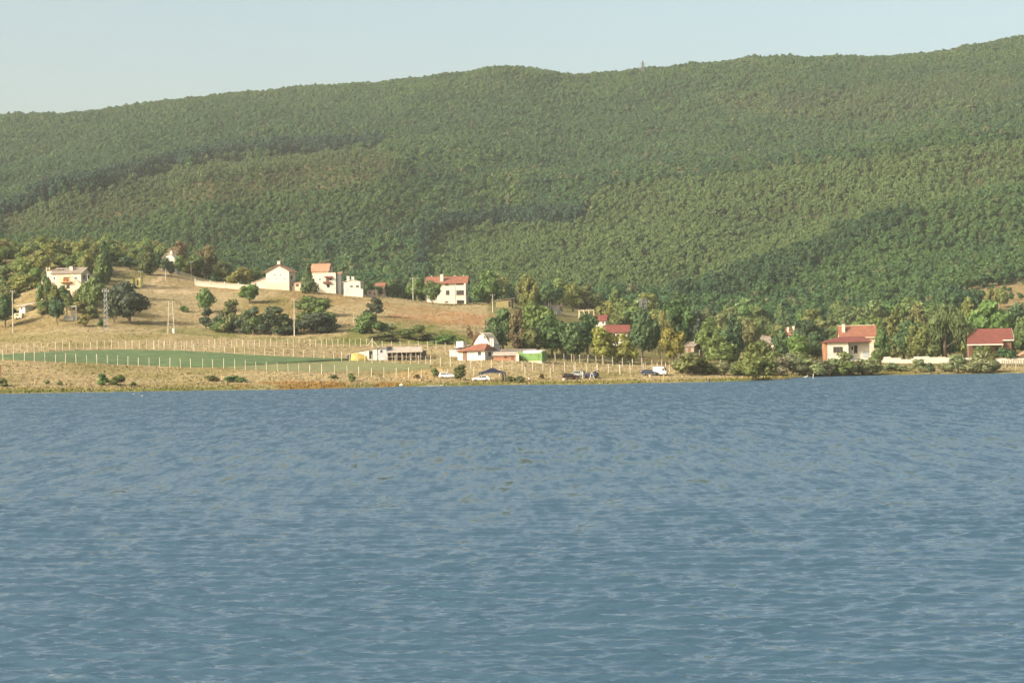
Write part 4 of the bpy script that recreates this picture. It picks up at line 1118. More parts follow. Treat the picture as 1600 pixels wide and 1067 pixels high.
# ------------------------------------------------------------------ garden walls
def wall_run(name, label, pts, h, th, mat, cat='wall', cap=None, steps=None, Y=None):
    """a wall following picture points (u, y of its foot)"""
    Ps = [hit(u, y) if Y is None else on(u, Y) for u, y in pts]; O = Ps[0]
    root = empty(name, O, 0, label, cat)
    for i in range(len(Ps)-1):
        a, c = Ps[i]-O, Ps[i+1]-O; d = Vector((c.x-a.x, c.y-a.y, 0)); n_ = Vector((-d.y, d.x, 0)).normalized()*th
        hh = h[i] if isinstance(h, (list, tuple)) else h
        top = max(a.z, c.z)+hh if steps else None
        m = MB(); za, zc = (top, top) if steps else (a.z+hh, c.z+hh)
        c2 = a + (c-a)*.998
        m.prism([(a.x, a.y, a.z-.8), (c2.x, c2.y, c.z-.8), (c2.x, c2.y, zc), (a.x, a.y, za)], n_); m.build('panel', mat, root)
        if cap:
            m = MB(); e = n_.normalized()*.08
            m.prism([(a.x-e.x, a.y-e.y, za+.004), (c2.x-e.x, c2.y-e.y, zc+.004), (c2.x-e.x, c2.y-e.y, zc+.16), (a.x-e.x, a.y-e.y, za+.16)], n_+e*2); m.build('coping', cap, root)
    return root
wall_run('garden_wall', 'long white stepped garden wall behind the shrubs on the right shore', [(1378,557),(1392,560),(1408,563),(1424,565),(1428,563),(1452,565.5),(1478,566.5),(1496,566),(1521,564)], [1.7, 1.5, 1.2, 1.5, 2.0, 1.8, 1.7, 1.6], .25, WHITE, steps=True, Y=603)
wall_run('garden_wall', 'white wall with orange tiled coping in front of the red-roofed house', [(1546,567.5),(1566,567.5),(1588,567),(1625,566.5)], 1.6, .3, WHITE, cap=TERRA, Y=603)
wall_run('garden_wall', 'low whitewashed yard wall in front of the cream house with brown roof', [(471,452.5),(488,453),(506,453.5),(530,455.5)], [.7, .6, .8], .25, CREAM)
# decorative precast fence on the hill
Ps = [hit(u, y) for u, y in ((305,446),(328.5,449),(351,450.5),(372.5,452),(393,453))]; O = Ps[0]
root = empty('garden_fence', O, 0, 'ornamental white precast fence with scalloped lattice top on the dry hill', 'fence')
for i in range(4):
    a, c = Ps[i]-O, Ps[i+1]-O; d = c-a; L = Vector((d.x, d.y, 0)).length; n_ = Vector((-d.y, d.x, 0)).normalized()*.12
    m = MB(); m.prism([tuple(a+Vector((0, 0, -.6))), tuple(c+Vector((0, 0, -.6))), tuple(c+Vector((0, 0, 1.0))), tuple(a+Vector((0, 0, 1.0)))], n_); m.build('panel', PINKP, root)
    m = MB(); k = 18
    for j in range(k):
        p = a + d*(j+.3)/k; q = a + d*(j+.75)/k; zt = 1.75 + .35*abs(2*((j+.5)/k)-1)
        m.prism([tuple(p+Vector((0, 0, 1.003))), tuple(q+Vector((0, 0, 1.003))), tuple(q+Vector((0, 0, zt))), tuple(p+Vector((0, 0, zt)))], n_*.7)
    for z0 in (1.35, ):
        m.prism([tuple(a+Vector((0, -.02, z0))), tuple(c+Vector((0, -.02, z0))), tuple(c+Vector((0, -.02, z0+.12))), tuple(a+Vector((0, -.02, z0+.12)))], n_*.6)
    m.build('lattice', WHITE, root).__setitem__('kind', 'stuff')
for P in Ps: MB().box(P.x-O.x-.15, P.x-O.x+.15, P.y-O.y-.12, P.y-O.y+.22, P.z-O.z-.6, P.z-O.z+2.5).build('post', WHITE, root)
# rustic fence on the far right
Ps = [hit(u, 570.5) for u in np.arange(1566, 1625, 3.4)]; O = Ps[0]
root = empty('fence', O, 0, 'rustic grey wooden paling fence before the orange-capped wall', 'fence')
for P in Ps: MB().box(P.x-O.x-.12, P.x-O.x+.12, -.05, .05, P.z-O.z-.3, P.z-O.z+r3.uniform(1.2, 1.7)).build('paling', WOODG, root)
m = MB()
for z in (.5, 1.1): m.tube(Vector((0, .08, z)), Ps[-1]-O+Vector((0, .08, z)), .05, n=4)
m.build('rail', WOODG, root)
b = B('canopy', 'slanted brown timber canopy roof at the far right edge', 1585, 1620, 566, 0, Y=625, cat='shelter')
b.roof(BROWNROOF, 'lean', 1586, 1618, 560, 541, 0, 5, .2)
for u in (1588, 1616): b.box('post', WOODG, u, u+1.2, 558 if u < 1600 else 543, 566, .2, .5, 'g')
b.wall(BRICKM, 1592, 1616, 560, .8, 4.5)

# ------------------------------------------------------------------ poles and pylons
def pole(u, yt, yb, label, cat='utility pole', mat=None, r=.15, arms=1, Y=None, group=None):
    P = hit(u, yb) if Y is None else on(u, Y); h = at(u, yt, P.y)[2]-P.z
    t = empty('utility_pole', P, r3.uniform(-.3, .3), label, cat, group)
    MB().tube((0, 0, -.4), (r3.uniform(-.1, .1), 0, h), r, r*.62, 8).build('shaft', mat or CONC, t)
    for k in range(arms):
        z = h-.35-.9*k
        m = MB(); m.box(-.8, .8, -.06, .06, z-.06, z+.06); m.build('crossarm', IRON, t)
        for x in (-.7, .7): MB().tube((x, 0, z+.063), (x, 0, z+.28), .06, .04, 6).build('insulator', WFRAME, t)
    return t
pole(20.5, 453.5, 520, 'tall pale concrete pole in the dry grass before the dark tree', r=.20)
pole(460, 466, 525.5, 'tall pale concrete pole between the dark shrub clumps', r=.19)
pole(645.5, 434, 470, 'concrete pole on the hill next to the three-storey house', r=.17)
pole(770, 460, 488, 'concrete pole beside the olive wooden shed', r=.17)
pole(722, 479, 511, 'thin brown wooden pole on the brown slope', mat=WOODG, r=.11, arms=0)
pole(552.5, 490, 505.5, 'short pale post standing alone on the green slope', 'post', r=.11, arms=0)
pole(299, 408, 441, 'thin wooden pole at the start of the ornamental fence', mat=WOODG, r=.12)
pole(259, 419, 437.5, 'short pole at the bend of the dirt track', r=.13, arms=0)
pole(220, 423, 443.5, 'thin grey pole next to the yellow hut', mat=WOODG, r=.11)
pole(473, 432, 448.5, 'slim pole in front of the conifer beside the white gable house', r=.11, arms=0)
pole(761, 500, 536, 'thin pole rising behind the arched white wing', mat=WOODG, r=.09, arms=0, Y=590)
pole(1093, 546, 566, 'pale post behind the low bush on the village shore', 'post', r=.12, arms=0, Y=590)
P = hit(271, 520.3)
t = empty('meter_box', P, 0, 'white metal cabinet at the foot of the double pole', 'cabinet'); MB().box(-.32, .32, -.2, .2, -.2, 1.5).build('body', WHITE, t); MB().box(-.27, .27, -.225, -.203, .1, 1.4).build('door', WFRAME, t)
def lattice_tower(name, u, yt, yb, w0, w1, label, Y=None, arms=(), cat='pylon', mat=None, r=.06, nb=9):
    P = hit(u, yb) if Y is None else on(u, Y); h = at(u, yt, P.y)[2]-P.z
    t = empty(name, P, .35, label, cat)
    c = lambda k, z: Vector((((-1, 1, 1, -1)[k])*(w0+(w1-w0)*z/h)/2, ((-1, -1, 1, 1)[k])*(w0+(w1-w0)*z/h)/2, z))
    for k in range(4): MB().tube(c(k, -.5), c(k, h), r*1.3, n=4).build('leg', mat or IRON, t)
    m = MB(); zs = [h*i/nb for i in range(nb+1)]
    for a, e in zip(zs, zs[1:]):
        for k in range(4):
            j = (k+1) % 4; m.tube(c(k, a), c(j, e), r*.7, n=3); m.tube(c(j, a), c(k, e), r*.7, n=3); m.tube(c(k, e), c(j, e), r*.7, n=3)
    m.build('bracing', mat or IRON, t)
    for f, L in arms:
        m = MB(); z = h*f
        m.tube((-L, 0, z), (L, 0, z), r, n=4); m.tube((-L, 0, z), (0, 0, z+L*.35), r*.7, n=4); m.tube((L, 0, z), (0, 0, z+L*.35), r*.7, n=4)
        m.build('crossarm', mat or IRON, t)
        for s_ in (-1, 1): MB().tube((s_*L*.95, 0, z-.02), (s_*L*.95, 0, z-.7), .09, .07, 6).build('insulator', WFRAME, t)
    return t
lattice_tower('pylon', 165.5, 451, 517.5, 1.15, .7, 'slender grey lattice pylon beside the large dark tree', arms=((.97, 1.0),), r=.036)
t = empty('utility_pole', hit(267.5, 521), .2, 'double-legged concrete pole in the yellow grass on the left slope', 'utility pole')
P = t.location; h = at(267.5, 471, P.y)[2]-P.z
for s_ in (-1, 1): MB().tube((s_*1.05, 0, -.4), (s_*.55, 0, h), .16, .11, 7).build('leg', CONC, t)
for z in (h*.3, h*.62, h*.93): MB().box(-1.0+z/h*.35, 1.0-z/h*.35, -.12, .12, z-.07, z+.07).build('crossbar', CONC, t)
lattice_tower('pylon', 1006, 468, 500, 2.6, 1.9, 'grey lattice pylon standing above the village trees', Y=760, arms=((.98, 2.4),), r=.11, nb=8)
lattice_tower('mast', 1004.5, 96, 122, 3.2, 1.0, 'faint distant transmission mast on the forest ridge', Y=2215, arms=((.62, 4.5), (.82, 3.5)), mat=plain('weathered_mast_steel', (.16,.16,.17), .7, .1, 1), r=.2, nb=7)
# ------------------------------------------------------------------ trees and bushes near the houses
DG, MG, OL, YG, YL, GG, BR, PG, LG = (.066,.110,.046), (.115,.170,.056), (.14,.165,.060), (.18,.20,.062), (.20,.215,.058), (.20,.215,.11), (.185,.135,.080), (.062,.090,.052), (.145,.195,.062)
# left slope, singled out
tree('tree', 'round', 8, 463, 512, 36, DG, 'dark broad tree at the far left edge behind the pale pole')
tree('tree', 'tall', 163, 378, 0, 30, DG, 'tall dark tree rising above the yellow-green slope bushes', Y=745)
tree('tree', 'tall', 157, 402, 0, 30, LG, 'pale green slender tree right beside the grey-roofed house', Y=722)
tree('tree', 'round', 137, 394, 0, 24, YG, 'light green round tree right behind the ridge of the grey roof', Y=745)
tree('tree', 'round', 203, 446, 506, 62, PG, 'large spreading dark tree on the dry slope beside the lattice pylon')
tree('tree', 'round', 178, 458, 505, 36, PG, 'smaller dark tree joined to the large spreading tree by the pylon')
tree('tree', 'round', 147, 436, 489, 42, MG, 'green tree with open crown below the grey-roofed house')
tree('tree', 'bush', 132, 440, 478, 30, MG, 'rounded green tree just below the house with orange balcony')
tree('tree', 'round', 88, 468, 503, 28, DG, 'small dark tree beside the ruined concrete platform')
tree('bush', 'bush', 76, 447, 474, 34, OL, 'olive bush in front of the balcony house garden')
tree('bush', 'bush', 33, 426, 447, 30, MG, 'low green bush left of the annexe with two chimneys')
tree('bush', 'bush', 141, 478, 497, 22, OL, 'straggly olive bush on the bank above the dry field')
tree('bush', 'bush', 133, 492, 510, 22, YG, 'yellow-green bush at the bank foot left of the pylon')
tree('bush', 'bush', 156, 497, 511, 11, MG, 'small dark green bush close to the pylon foot')
tree('bush', 'bush', 108, 462, 479, 24, OL, 'olive scrub below the stairs of the balcony house')
tree('tree', 'tall', 230, 382, 0, 36, (.115,.125,.055), 'tall olive tree standing before the yellow hut and hilltop house', Y=785)
tree('tree', 'round', 204, 402, 0, 36, PG, 'dark tree close behind the yellow hut', Y=800)
tree('tree', 'round', 259, 404, 0, 17, PG, 'dark tree hiding the lower corner of the hilltop white house', Y=803)
tree('tree', 'tall', 245, 398, 0, 18, DG, 'narrow dark tree touching the western wall of the hilltop white house', Y=812)
tree('tree', 'round', 279, 401, 0, 16, MG, 'green tree covering the eastern side of the hilltop white house', Y=808)
tree('tree', 'round', 268, 410, 0, 13, DG, 'small dark tree in front of the hilltop white house', Y=790)
tree('tree', 'round', 281, 380, 0, 36, BR, 'reddish brown tree to the east of the hilltop white house', Y=840)
tree('tree', 'round', 304, 400, 0, 30, MG, 'green tree behind the thin wooden pole on the hill', Y=850)
tree('tree', 'round', 325, 387, 0, 40, (.14,.135,.06), 'tall brownish olive tree behind the ornamental fence', Y=860)
tree('tree', 'round', 348, 408, 0, 34, OL, 'olive tree behind the middle of the ornamental fence', Y=850)
tree('bush', 'bush', 376, 417, 0, 40, YG, 'yellowish bush behind the end of the ornamental fence', Y=840)
tree('tree', 'round', 400, 420, 0, 26, MG, 'green tree right behind the lean-to garage', Y=845)
tree('tree', 'cone', 482.5, 412, 449, 27, (.11,.145,.06), 'conical conifer between the white gable house and the brown-roofed house', Y=768)
tree('bush', 'bush', 287.5, 477, 488, 13, MG, 'single round green bush on the yellow slope near the double pole')
tree('tree', 'round', 321, 453, 489, 31, MG, 'upright green tree standing above a small pine on the slope')
tree('pine_tree', 'pine', 322, 484, 515, 28, PG, 'small pine at the slope foot below the upright green tree', cat='tree')
tree('tree', 'round', 389, 446, 474, 33, MG, 'green tree on the slope below the lean-to garage')
tree('pine_tree', 'pine', 363, 470, 520, 40, OL, 'tallest olive green pine at the left end of the long shrub clump', cat='tree')
tree('bush', 'bush', 346, 492, 518, 34, PG, 'dark bush left of the tallest pine in the long clump')
tree('pine_tree', 'pine', 396, 480, 523, 44, PG, 'dark blue-green pine in the middle of the long clump', cat='tree')
tree('pine_tree', 'pine', 428, 481, 523.5, 58, PG, 'broad dark pine at the end of the clump beside the pale pole', cat='tree')
tree('tree', 'round', 382, 487, 521, 26, OL, 'olive bushy tree squeezed between two pines of the clump')
tree('tree', 'round', 488, 465, 498, 56, MG, 'broad green tree on the slope above a second clump by the pole')
tree('bush', 'bush', 492, 489, 521, 58, PG, 'wide dark bush mound to the east of the pale pole')
tree('bush', 'bush', 519, 490, 514, 22, OL, 'low olive bush trailing off from the wide dark mound')
tree('pine_tree', 'pine', 587, 465, 495, 34, PG, 'lone dark pine with leaning crown on the brown slope', cat='tree')
tree('bush', 'bush', 577, 488, 521, 38, MG, 'large round green bush just below the lone pine')
tree('tree', 'round', 652, 438, 0, 32, MG, 'green tree behind the pole near the three-storey house', Y=782)
tree('tree', 'round', 675.5, 441, 474, 27, MG, 'green tree hiding the western corner of the three-storey house', Y=762)
for k, (u, y, w, c) in enumerate([(570,438,22,DG),(590,448,26,DG),(606,440,28,MG),(622,436,26,DG),(637,444,22,DG)]):
    tree('tree', 'round', u, y, 0, w, c, ['dark tree just behind the small white house', 'dark tree behind the faded red cottage roof', 'tallest green tree in the row behind the hill', 'dark tree in the row midway to the three-storey house', 'dark tree nearest the pole by the three-storey house'][k], 'dark trees in a row behind the hill', Y=845+k*5)
for k, (u, y, yb, w, c, lb) in enumerate([(352,497,519,34,MG,'green bush filling the west end of the long clump'),(375,495,521,38,PG,'dark bush under the tallest olive green pine'),(402,497,523,36,MG,'green bush under the blue-green middle pine'),(416,488,522,34,PG,'dark bush between the two broad pines'),(444,497,523,34,OL,'olive bush at the pole end of the long clump'),(472,489,518,34,OL,'olive bush next to the pale pole on its east side'),(500,478,512,36,MG,'green bush joining the broad green tree and the dark mound'),(512,497,519,34,PG,'dark bush at the east end of the second clump'),(335,505,517,24,OL,'low olive bush west of the long clump'),(458,508,521,20,OL,'small olive bush at the foot of the pale pole'),(566,507,520,26,OL,'low olive bush beside the large round bush under the lone pine'),(598,506,520,26,MG,'low green bush east of the large round bush under the lone pine')]):
    tree('bush', 'bush', u, y, yb, w, c, lb, 'bush clumps of the slope')
tree('bush', 'bush', 70, 429, 0, 22, MG, 'green bush before the flat-roofed annexe', Y=706)
tree('bush', 'bush', 84, 446, 0, 20, OL, 'olive bush at the foot of the cream garden wall', Y=702)
tree('bush', 'bush', 100, 449, 0, 24, MG, 'green bush under the orange balcony', Y=703)
tree('bush', 'bush', 120, 451, 0, 22, OL, 'olive bush below the outside stair', Y=703)
# overgrown slope above the balcony house
r4 = random.Random(21)
TONE = lambda c: 'golden' if c[0] > .195 else ('yellow-green' if c[0] > .17 else ('bright green' if c[1] > .18 and c[0] < .16 else ('brownish' if c[0] > c[1] else ('olive' if c[0] > .12 else ('dark green' if c[1] < .115 else 'mid-green')))))
SHAPE = {'round': 'round', 'spread': 'spreading', 'tall': 'upright', 'bush': 'bushy', 'sparse': 'thin', 'cone': 'conical', 'pine': 'pine'}
used_labels = {}
def say(thing, kind, colr, size, where, group):
    """a label from look and place; a suffix of rank only where two would read the same"""
    for extra in ('', ', shorter one', ', fuller one', ', set farther back', ', half hidden', ', wider one', ', paler one'):
        lb = '%s %s %s %s %s%s' % (size, TONE(colr), SHAPE[kind], thing, where, extra)
        if lb not in used_labels: break
    used_labels[lb] = 1
    return lb
def near(u, table):
    return min(table, key=lambda q: abs(q[0]-u))[1]
LEFT = [(-20, 'at the far left edge of the slope'), (25, 'on the slope left of the chimneys annexe'.replace('left of', 'west of')), (62, 'on the slope behind the flat-roofed annexe'), (105, 'on the slope behind the grey roof'), (150, 'behind the two slender trees on the slope'), (185, 'on the slope above the yellow hut'), (225, 'behind the tall olive tree'), (262, 'behind the hilltop white house'), (300, 'behind the reddish brown tree')]
ROW = lambda Y, a, b: 'low' if Y < a else ('middling' if Y < b else 'high-standing')
for k in range(150):
    u = r4.uniform(-40, 235) if k < 128 else r4.uniform(235, 310); Y = r4.uniform(728, 905)
    if u > 165 and Y < 800: Y = r4.uniform(815, 900)
    if 55 < u < 140 and Y < 760: Y = r4.uniform(762, 890)
    if 245 < u < 280 and Y < 840: Y = r4.uniform(850, 900)
    P = on(u, Y); kind = r4.choice(['bush', 'bush', 'round'])
    hh = r4.uniform(3.4, 6.5) if kind == 'bush' else r4.uniform(4.5, 8.5)
    cc = r4.choice([YG, YG, OL, (.155,.165,.06), LG, MG])
    g_ = 'bushes of the overgrown left slope' if kind == 'bush' else 'small trees of the overgrown left slope'
    plant('bush' if kind == 'bush' else 'tree', kind, P, hh*r4.uniform(1.1, 1.7) if kind == 'bush' else hh*r4.uniform(.8, 1.1), hh, cc,
          say('shrub' if kind == 'bush' else 'tree', kind, cc, ROW(Y, 790, 845), near(u, LEFT), g_), g_)
for k in range(30):
    u = r4.uniform(-20, 125); Y = r4.uniform(690, 735)
    if 25 < u < 60 or (75 < u < 130 and Y > 700): continue
    hh = r4.uniform(1.6, 3.2)
    cc = r4.choice([OL, MG, YG])
    plant('bush', 'bush', on(u, Y), hh*1.8, hh*1.2, cc, say('scrub bush', 'bush', cc, 'little' if hh < 2.4 else 'larger', near(u, [(0, 'behind the pale pole'), (25, 'near the cream trailer'), (65, 'below the flat-roofed annexe'), (90, 'above the ruined platform'), (120, 'below the balcony house')]), ''), 'scrub below the overgrown slope')
for k in range(26):
    u = r4.uniform(-5, 80); Y = r4.uniform(724, 775); hh = r4.uniform(1.5, 2.9); cc = r4.choice([OL, MG, OL, YG])
    plant('bush', 'bush', on(u, Y), hh*1.9, hh*1.15, cc, say('thicket bush', 'bush', cc, 'smaller' if hh < 2.1 else 'bigger', near(u, [(0, 'above the far left dark tree'), (30, 'above the white shed'), (62, 'west of the flat-roofed annexe')]), ''), 'thicket on the slope above the white shed')
# foot of the hill, hedgerow behind the upper fence
for k, (u, y, w) in enumerate([(598,524,40),(632,520,46),(668,524,44),(700,528,40),(610,512,26),(655,512,30)]):
    tree('bush', 'bush', u, y-5, y+9, w, [OL, MG, OL, MG, GG, OL][k], ['low olive scrub just above the barn roof', 'dark green scrub patch above the open stalls', 'olive scrub patch above the end of the barn', 'green scrub closest to the arched white wing', 'grey-green scrub higher on the slope above the barn', 'highest scrub patch, below the three-storey house'][k], 'scrub behind the barn')
# village, singled out
tree('tree', 'sparse', 744, 497, 0, 34, BR, 'thin brownish bare-looking tree above the arched white wing', Y=590)
tree('tree', 'round', 786, 487, 0, 56, DG, 'big dark green tree behind the arched white wing', Y=605)
tree('tree', 'round', 772, 514, 0, 36, DG, 'dark green tree standing close behind the lakeside white house', Y=585)
tree('tree', 'sparse', 812, 484, 0, 36, BR, 'tall brown half-bare tree behind the green container', Y=600)
tree('tree', 'sparse', 806, 508, 0, 30, (.15,.10,.06), 'lower brown half-bare tree behind the orange brick shed', Y=592)
tree('tree', 'round', 838, 478, 0, 54, MG, 'large green tree behind the green container', Y=615)
tree('tree', 'round', 862, 498, 0, 52, DG, 'dark green tree east of the green container', Y=605)
tree('tree', 'round', 830, 518, 0, 44, OL, 'olive tree low behind the green container', Y=596)
tree('tree', 'tall', 880, 505, 0, 24, (.21,.19,.09), 'dry straw-coloured tree among dark garden trees', Y=620)
tree('tree', 'round', 898, 508, 563, 54, DG, 'dark rounded tree casting shade at the end of the concrete fence', Y=585)
tree('tree', 'round', 918, 494, 0, 48, DG, 'tall dark tree just west of the white red-roofed house', Y=615)
tree('tree', 'spread', 942, 516, 560, 56, YL, 'bright yellow-leaved tree in front of the red-roofed house', Y=583)
tree('tree', 'spread', 974, 526, 560, 48, (.18,.19,.05), 'smaller yellow-green tree under the red-roofed house windows', Y=582)
tree('tree', 'round', 1004, 486, 556, 50, DG, 'tall dark tree with dense crown beside the red-roofed house', Y=595)
tree('tree', 'willow', 1030, 480, 0, 36, (.20,.20,.07), 'drooping yellowish willow between two dark village trees', Y=640)
tree('tree', 'round', 1062, 468, 0, 62, DG, 'largest dark tree in the middle of the village', Y=650)
tree('tree', 'round', 1090, 490, 0, 40, PG, 'dark tree right behind the grey gabled garden hut', Y=665)
tree('tree', 'round', 1052, 516, 560, 38, YL, 'orange-yellow bush-shaped tree beside the grey garden hut', Y=590)
tree('bush', 'bush', 1077, 551, 585, 60, OL, 'large rounded olive bush on the shore next to the white van')
tree('tree', 'round', 1122, 527, 582, 54, MG, 'round green tree on the shore between two large bushes')
tree('bush', 'bush', 1150, 565, 585, 30, GG, 'pale grey-green bush on the shore beside the round green tree')
tree('tree', 'round', 1108, 502, 0, 40, MG, 'mid-green tree behind the shore in line with the garden hut', Y=640)
tree('tree', 'tall', 1146, 494, 0, 40, DG, 'dark upright tree west of the long grey-roofed bungalow', Y=655)
tree('tree', 'round', 1168, 503, 0, 36, OL, 'olive tree close to the end of the long bungalow', Y=670)
tree('tree', 'spread', 1180, 541, 593, 60, (.135,.15,.056), 'light olive tree on the grassy spit at the water edge')
tree('bush', 'bush', 1205, 552, 586, 42, OL, 'olive bush just behind the light olive tree on the spit')
tree('tree', 'round', 1194, 534, 0, 34, MG, 'low green tree hiding the walls of the long bungalow', Y=640)
tree('tree', 'round', 1222, 518, 0, 34, DG, 'dark round tree in front of the narrow two-chimney house', Y=640)
tree('tree', 'round', 1266, 503, 0, 60, DG, 'wide dark tree between the two-chimney house and twin houses', Y=655)
tree('tree', 'round', 1250, 526, 0, 36, MG, 'green tree below the wide dark tree by the twin houses', Y=610)
tree('tree', 'round', 1276, 522, 0, 34, DG, 'dark tree touching the brick end of the low white bungalow', Y=615)
for k, (u, y, w, c) in enumerate([(1233,556,52,GG),(1262,560,42,GG),(1284,562,42,GG),(1316,553,46,OL),(1346,560,44,GG)]):
    tree('bush', 'bush' if k != 3 else 'spread', u, y, 587.2 if k else 586.6, w, c,
         ['grey-green willow bush nearest the grassy spit', 'grey-green willow bush with dark foot by the inlet', 'grey-green willow bush just before the brick-ended bungalow', 'tall olive shrub on thin stems before the bungalow window', 'pale bush before the porch of the low bungalow'][k], 'willow bushes along the inlet')
tree('tree', 'tall', 1378, 515, 0, 26, MG, 'slender green tree beside the twin houses', Y=610)
tree('bush', 'bush', 1372, 545, 0, 26, MG, 'green bush against the end of the white stepped wall', Y=582)
tree('tree', 'round', 1418, 506, 558, 50, DG, 'round dark tree rising behind the white stepped wall', Y=628)
tree('tree', 'tall', 1398, 488, 0, 40, OL, 'tall olive tree behind the round dark tree by the wall', Y=640)
tree('tree', 'tall', 1432, 478, 0, 44, OL, 'tall yellowish tree above the white stepped wall', Y=650)
tree('willow_tree', 'willow', 1478, 479, 560, 74, (.13,.155,.06), 'big weeping willow behind the white stepped wall', Y=640, cat='tree')
tree('tree', 'round', 1452, 500, 0, 40, MG, 'green tree pressed against the big weeping willow', Y=650)
tree('tree', 'round', 1545, 474, 0, 70, MG, 'wide green tree behind the big red roof', Y=680)
tree('tree', 'round', 1586, 480, 0, 50, DG, 'dark tree behind the gable end of the big red roof', Y=690)
tree('tree', 'round', 1600, 500, 0, 40, MG, 'green tree at the far right edge beside the big red roof', Y=650)
tree('tree', 'tall', 1512, 470, 0, 44, OL, 'tall olive tree between the weeping willow and the big red roof', Y=690)
for k, (u, y, yb, w, c) in enumerate([(1527,540,561,34,MG),(1545,541,561,30,YG),(1571,545,562,36,DG)]):
    tree('bush', 'bush', u, y, 0, w, c, ['green hedge bush under the red roof eave', 'yellow-green hedge bush before the red-roofed porch', 'dark hedge bush at the gable of the red-roofed house'][k], 'hedge before the big red roof', Y=605)
tree('bush', 'bush', 1390, 566, 580, 28, GG, 'pale shrub on the dry bank at the west end of the stepped wall')
tree('bush', 'spread', 1437, 563, 581.5, 30, GG, 'spreading shrub on thin stems before the stepped wall')
tree('bush', 'bush', 1454, 568, 584.3, 16, DG, 'small dark bush at the water edge below the stepped wall')
tree('bush', 'spread', 1497, 557, 582.7, 40, GG, 'tall pale shrub on several stems by the right shore')
tree('bush', 'spread', 1531, 552, 582.4, 50, GG, 'broad pale shrub nearest the thin posts on the right shore')
tree('bush', 'bush', 1514, 566, 582.6, 30, (.17,.13,.08), 'brownish shrub between two pale shrubs on the right shore')
for k, (u, y, yb, w, c, lb) in enumerate([(1128,562,585.5,34,GG,'pale grey-green bush under the round shore tree'),(1166,560,588,40,OL,'olive bush leaning into the light olive spit tree'),(1218,560,588,36,GG,'pale bush between the spit tree and the inlet'),(1247,548,0,40,OL,'olive bush behind the pale inlet bushes'),(1298,560,587,36,GG,'pale bush covering the brick corner of the bungalow'),(1330,566,586.8,30,OL,'olive bush between two pale bushes before the bungalow'),(1362,560,585.5,34,GG,'pale bush at the east end of the bungalow'),(1410,571,580,22,GG,'low pale shrub on the bank under the stepped wall'),(1473,568,581,28,GG,'pale shrub beside the tall several-stemmed shrub'),(1552,562,580,26,GG,'low pale shrub before the orange-capped wall'),(1097,562,584,30,OL,'olive bush joining the large rounded shore bush')]):
    tree('bush', 'bush', u, y, yb, w, c, lb, 'bushes of the right shore', Y=None if yb else 570)
# fill of garden trees behind, which nothing tells apart
r5 = random.Random(33)
VILL = [(760, 'behind the arched white wing'), (800, 'behind the olive shed'), (840, 'behind the big dark trees of the container yard'), (880, 'by the grey-roofed white cottage'), (915, 'around the timber pergola'), (955, 'behind the red-roofed white house'), (1005, 'around the grey lattice pylon'), (1050, 'behind the largest dark village tree'), (1095, 'behind the grey garden hut'), (1140, 'behind the upright dark tree'), (1195, 'behind the long grey-roofed bungalow'), (1238, 'behind the two-chimney house'), (1285, 'behind the wide dark tree'), (1340, 'behind the twin houses'), (1400, 'behind the white stepped wall'), (1450, 'on the slope above the weeping willow'), (1500, 'between willow and big red roof'), (1550, 'behind the big red roof'), (1610, 'at the far right edge')]
k = 0
while k < 120:
    u = r5.uniform(745, 1660); Y = r5.uniform(690, 960)
    if 840 < u < 932 and Y < 830: continue
    if 765 < u < 812 and Y < 800: continue
    if 1175 < u < 1250 and Y < 730: continue
    if 990 < u < 1020 and Y < 800: continue
    P = on(u, Y)
    if u > 1440 and Y > 860 and r5.random() < .6: continue
    hh = r5.uniform(7, 12.5); kind = r5.choice(['round', 'round', 'spread', 'tall'])
    cc = r5.choice([MG, MG, DG, OL, (.12,.155,.052), YG, MG])
    plant('tree', kind, P, hh*(.62 if kind == 'tall' else r5.uniform(.85, 1.15)), hh, cc,
          say('tree', kind, cc, 'front-row' if Y < 780 else ('middle-row' if Y < 875 else 'back-row'), near(u, VILL), ''), 'garden trees behind the village houses')
    k += 1
for k in range(26):
    u = r5.uniform(1085, 1640); Y = r5.uniform(618, 690)
    if 1175 < u < 1250 or 1290 < u < 1375 or 1505 < u < 1600: Y = max(Y, 700)
    hh = r5.uniform(6, 10); kind = r5.choice(['round', 'spread']); cc = r5.choice([MG, DG, OL, LG])
    plant('tree', kind, on(u, Y), hh*r5.uniform(.85, 1.15), hh, cc, say('garden tree', kind, cc, 'low' if hh < 8 else 'taller', near(u, VILL), ''), 'garden trees near the right shore')
# bushes of the near bank
tree('bush', 'bush', 161, 584, 601.5, 20, MG, 'dark green round bush, first of a clump on the left shore bank')
tree('bush', 'bush', 186, 587, 602, 28, (.085,.12,.035), 'wider green bush, second of the clump on the left shore bank')
tree('bush', 'bush', 207, 596, 603.5, 12, OL, 'small low bush at the end of the left shore clump')
tree('bush', 'bush', 3, 590, 604, 16, OL, 'olive bush by the water at the far left edge')
tree('bush', 'bush', 331, 587, 596, 26, OL, 'low olive bush on the bank below the crop field')
tree('bush', 'bush', 366, 586.5, 597.5, 32, MG, 'green flat bush on the bank below the crop field')
tree('bush', 'bush', 549, 583, 596, 13, MG, 'small round green bush below the near fence')
tree('bush', 'bush', 680, 576, 590.5, 14, MG, 'small green bush just left of the white car'.replace('just left of', 'beside'))
tree('tree', 'spread', 719.5, 572, 594.5, 27, (.10,.11,.035), 'little olive tree between the white car and the gazebo')
tree('bush', 'bush', 651, 585, 591, 9, (.16,.11,.05), 'tiny brown bush at the corner of the near fence')
tree('bush', 'bush', 797, 588, 597, 20, OL, 'low green bush next to the gazebo')
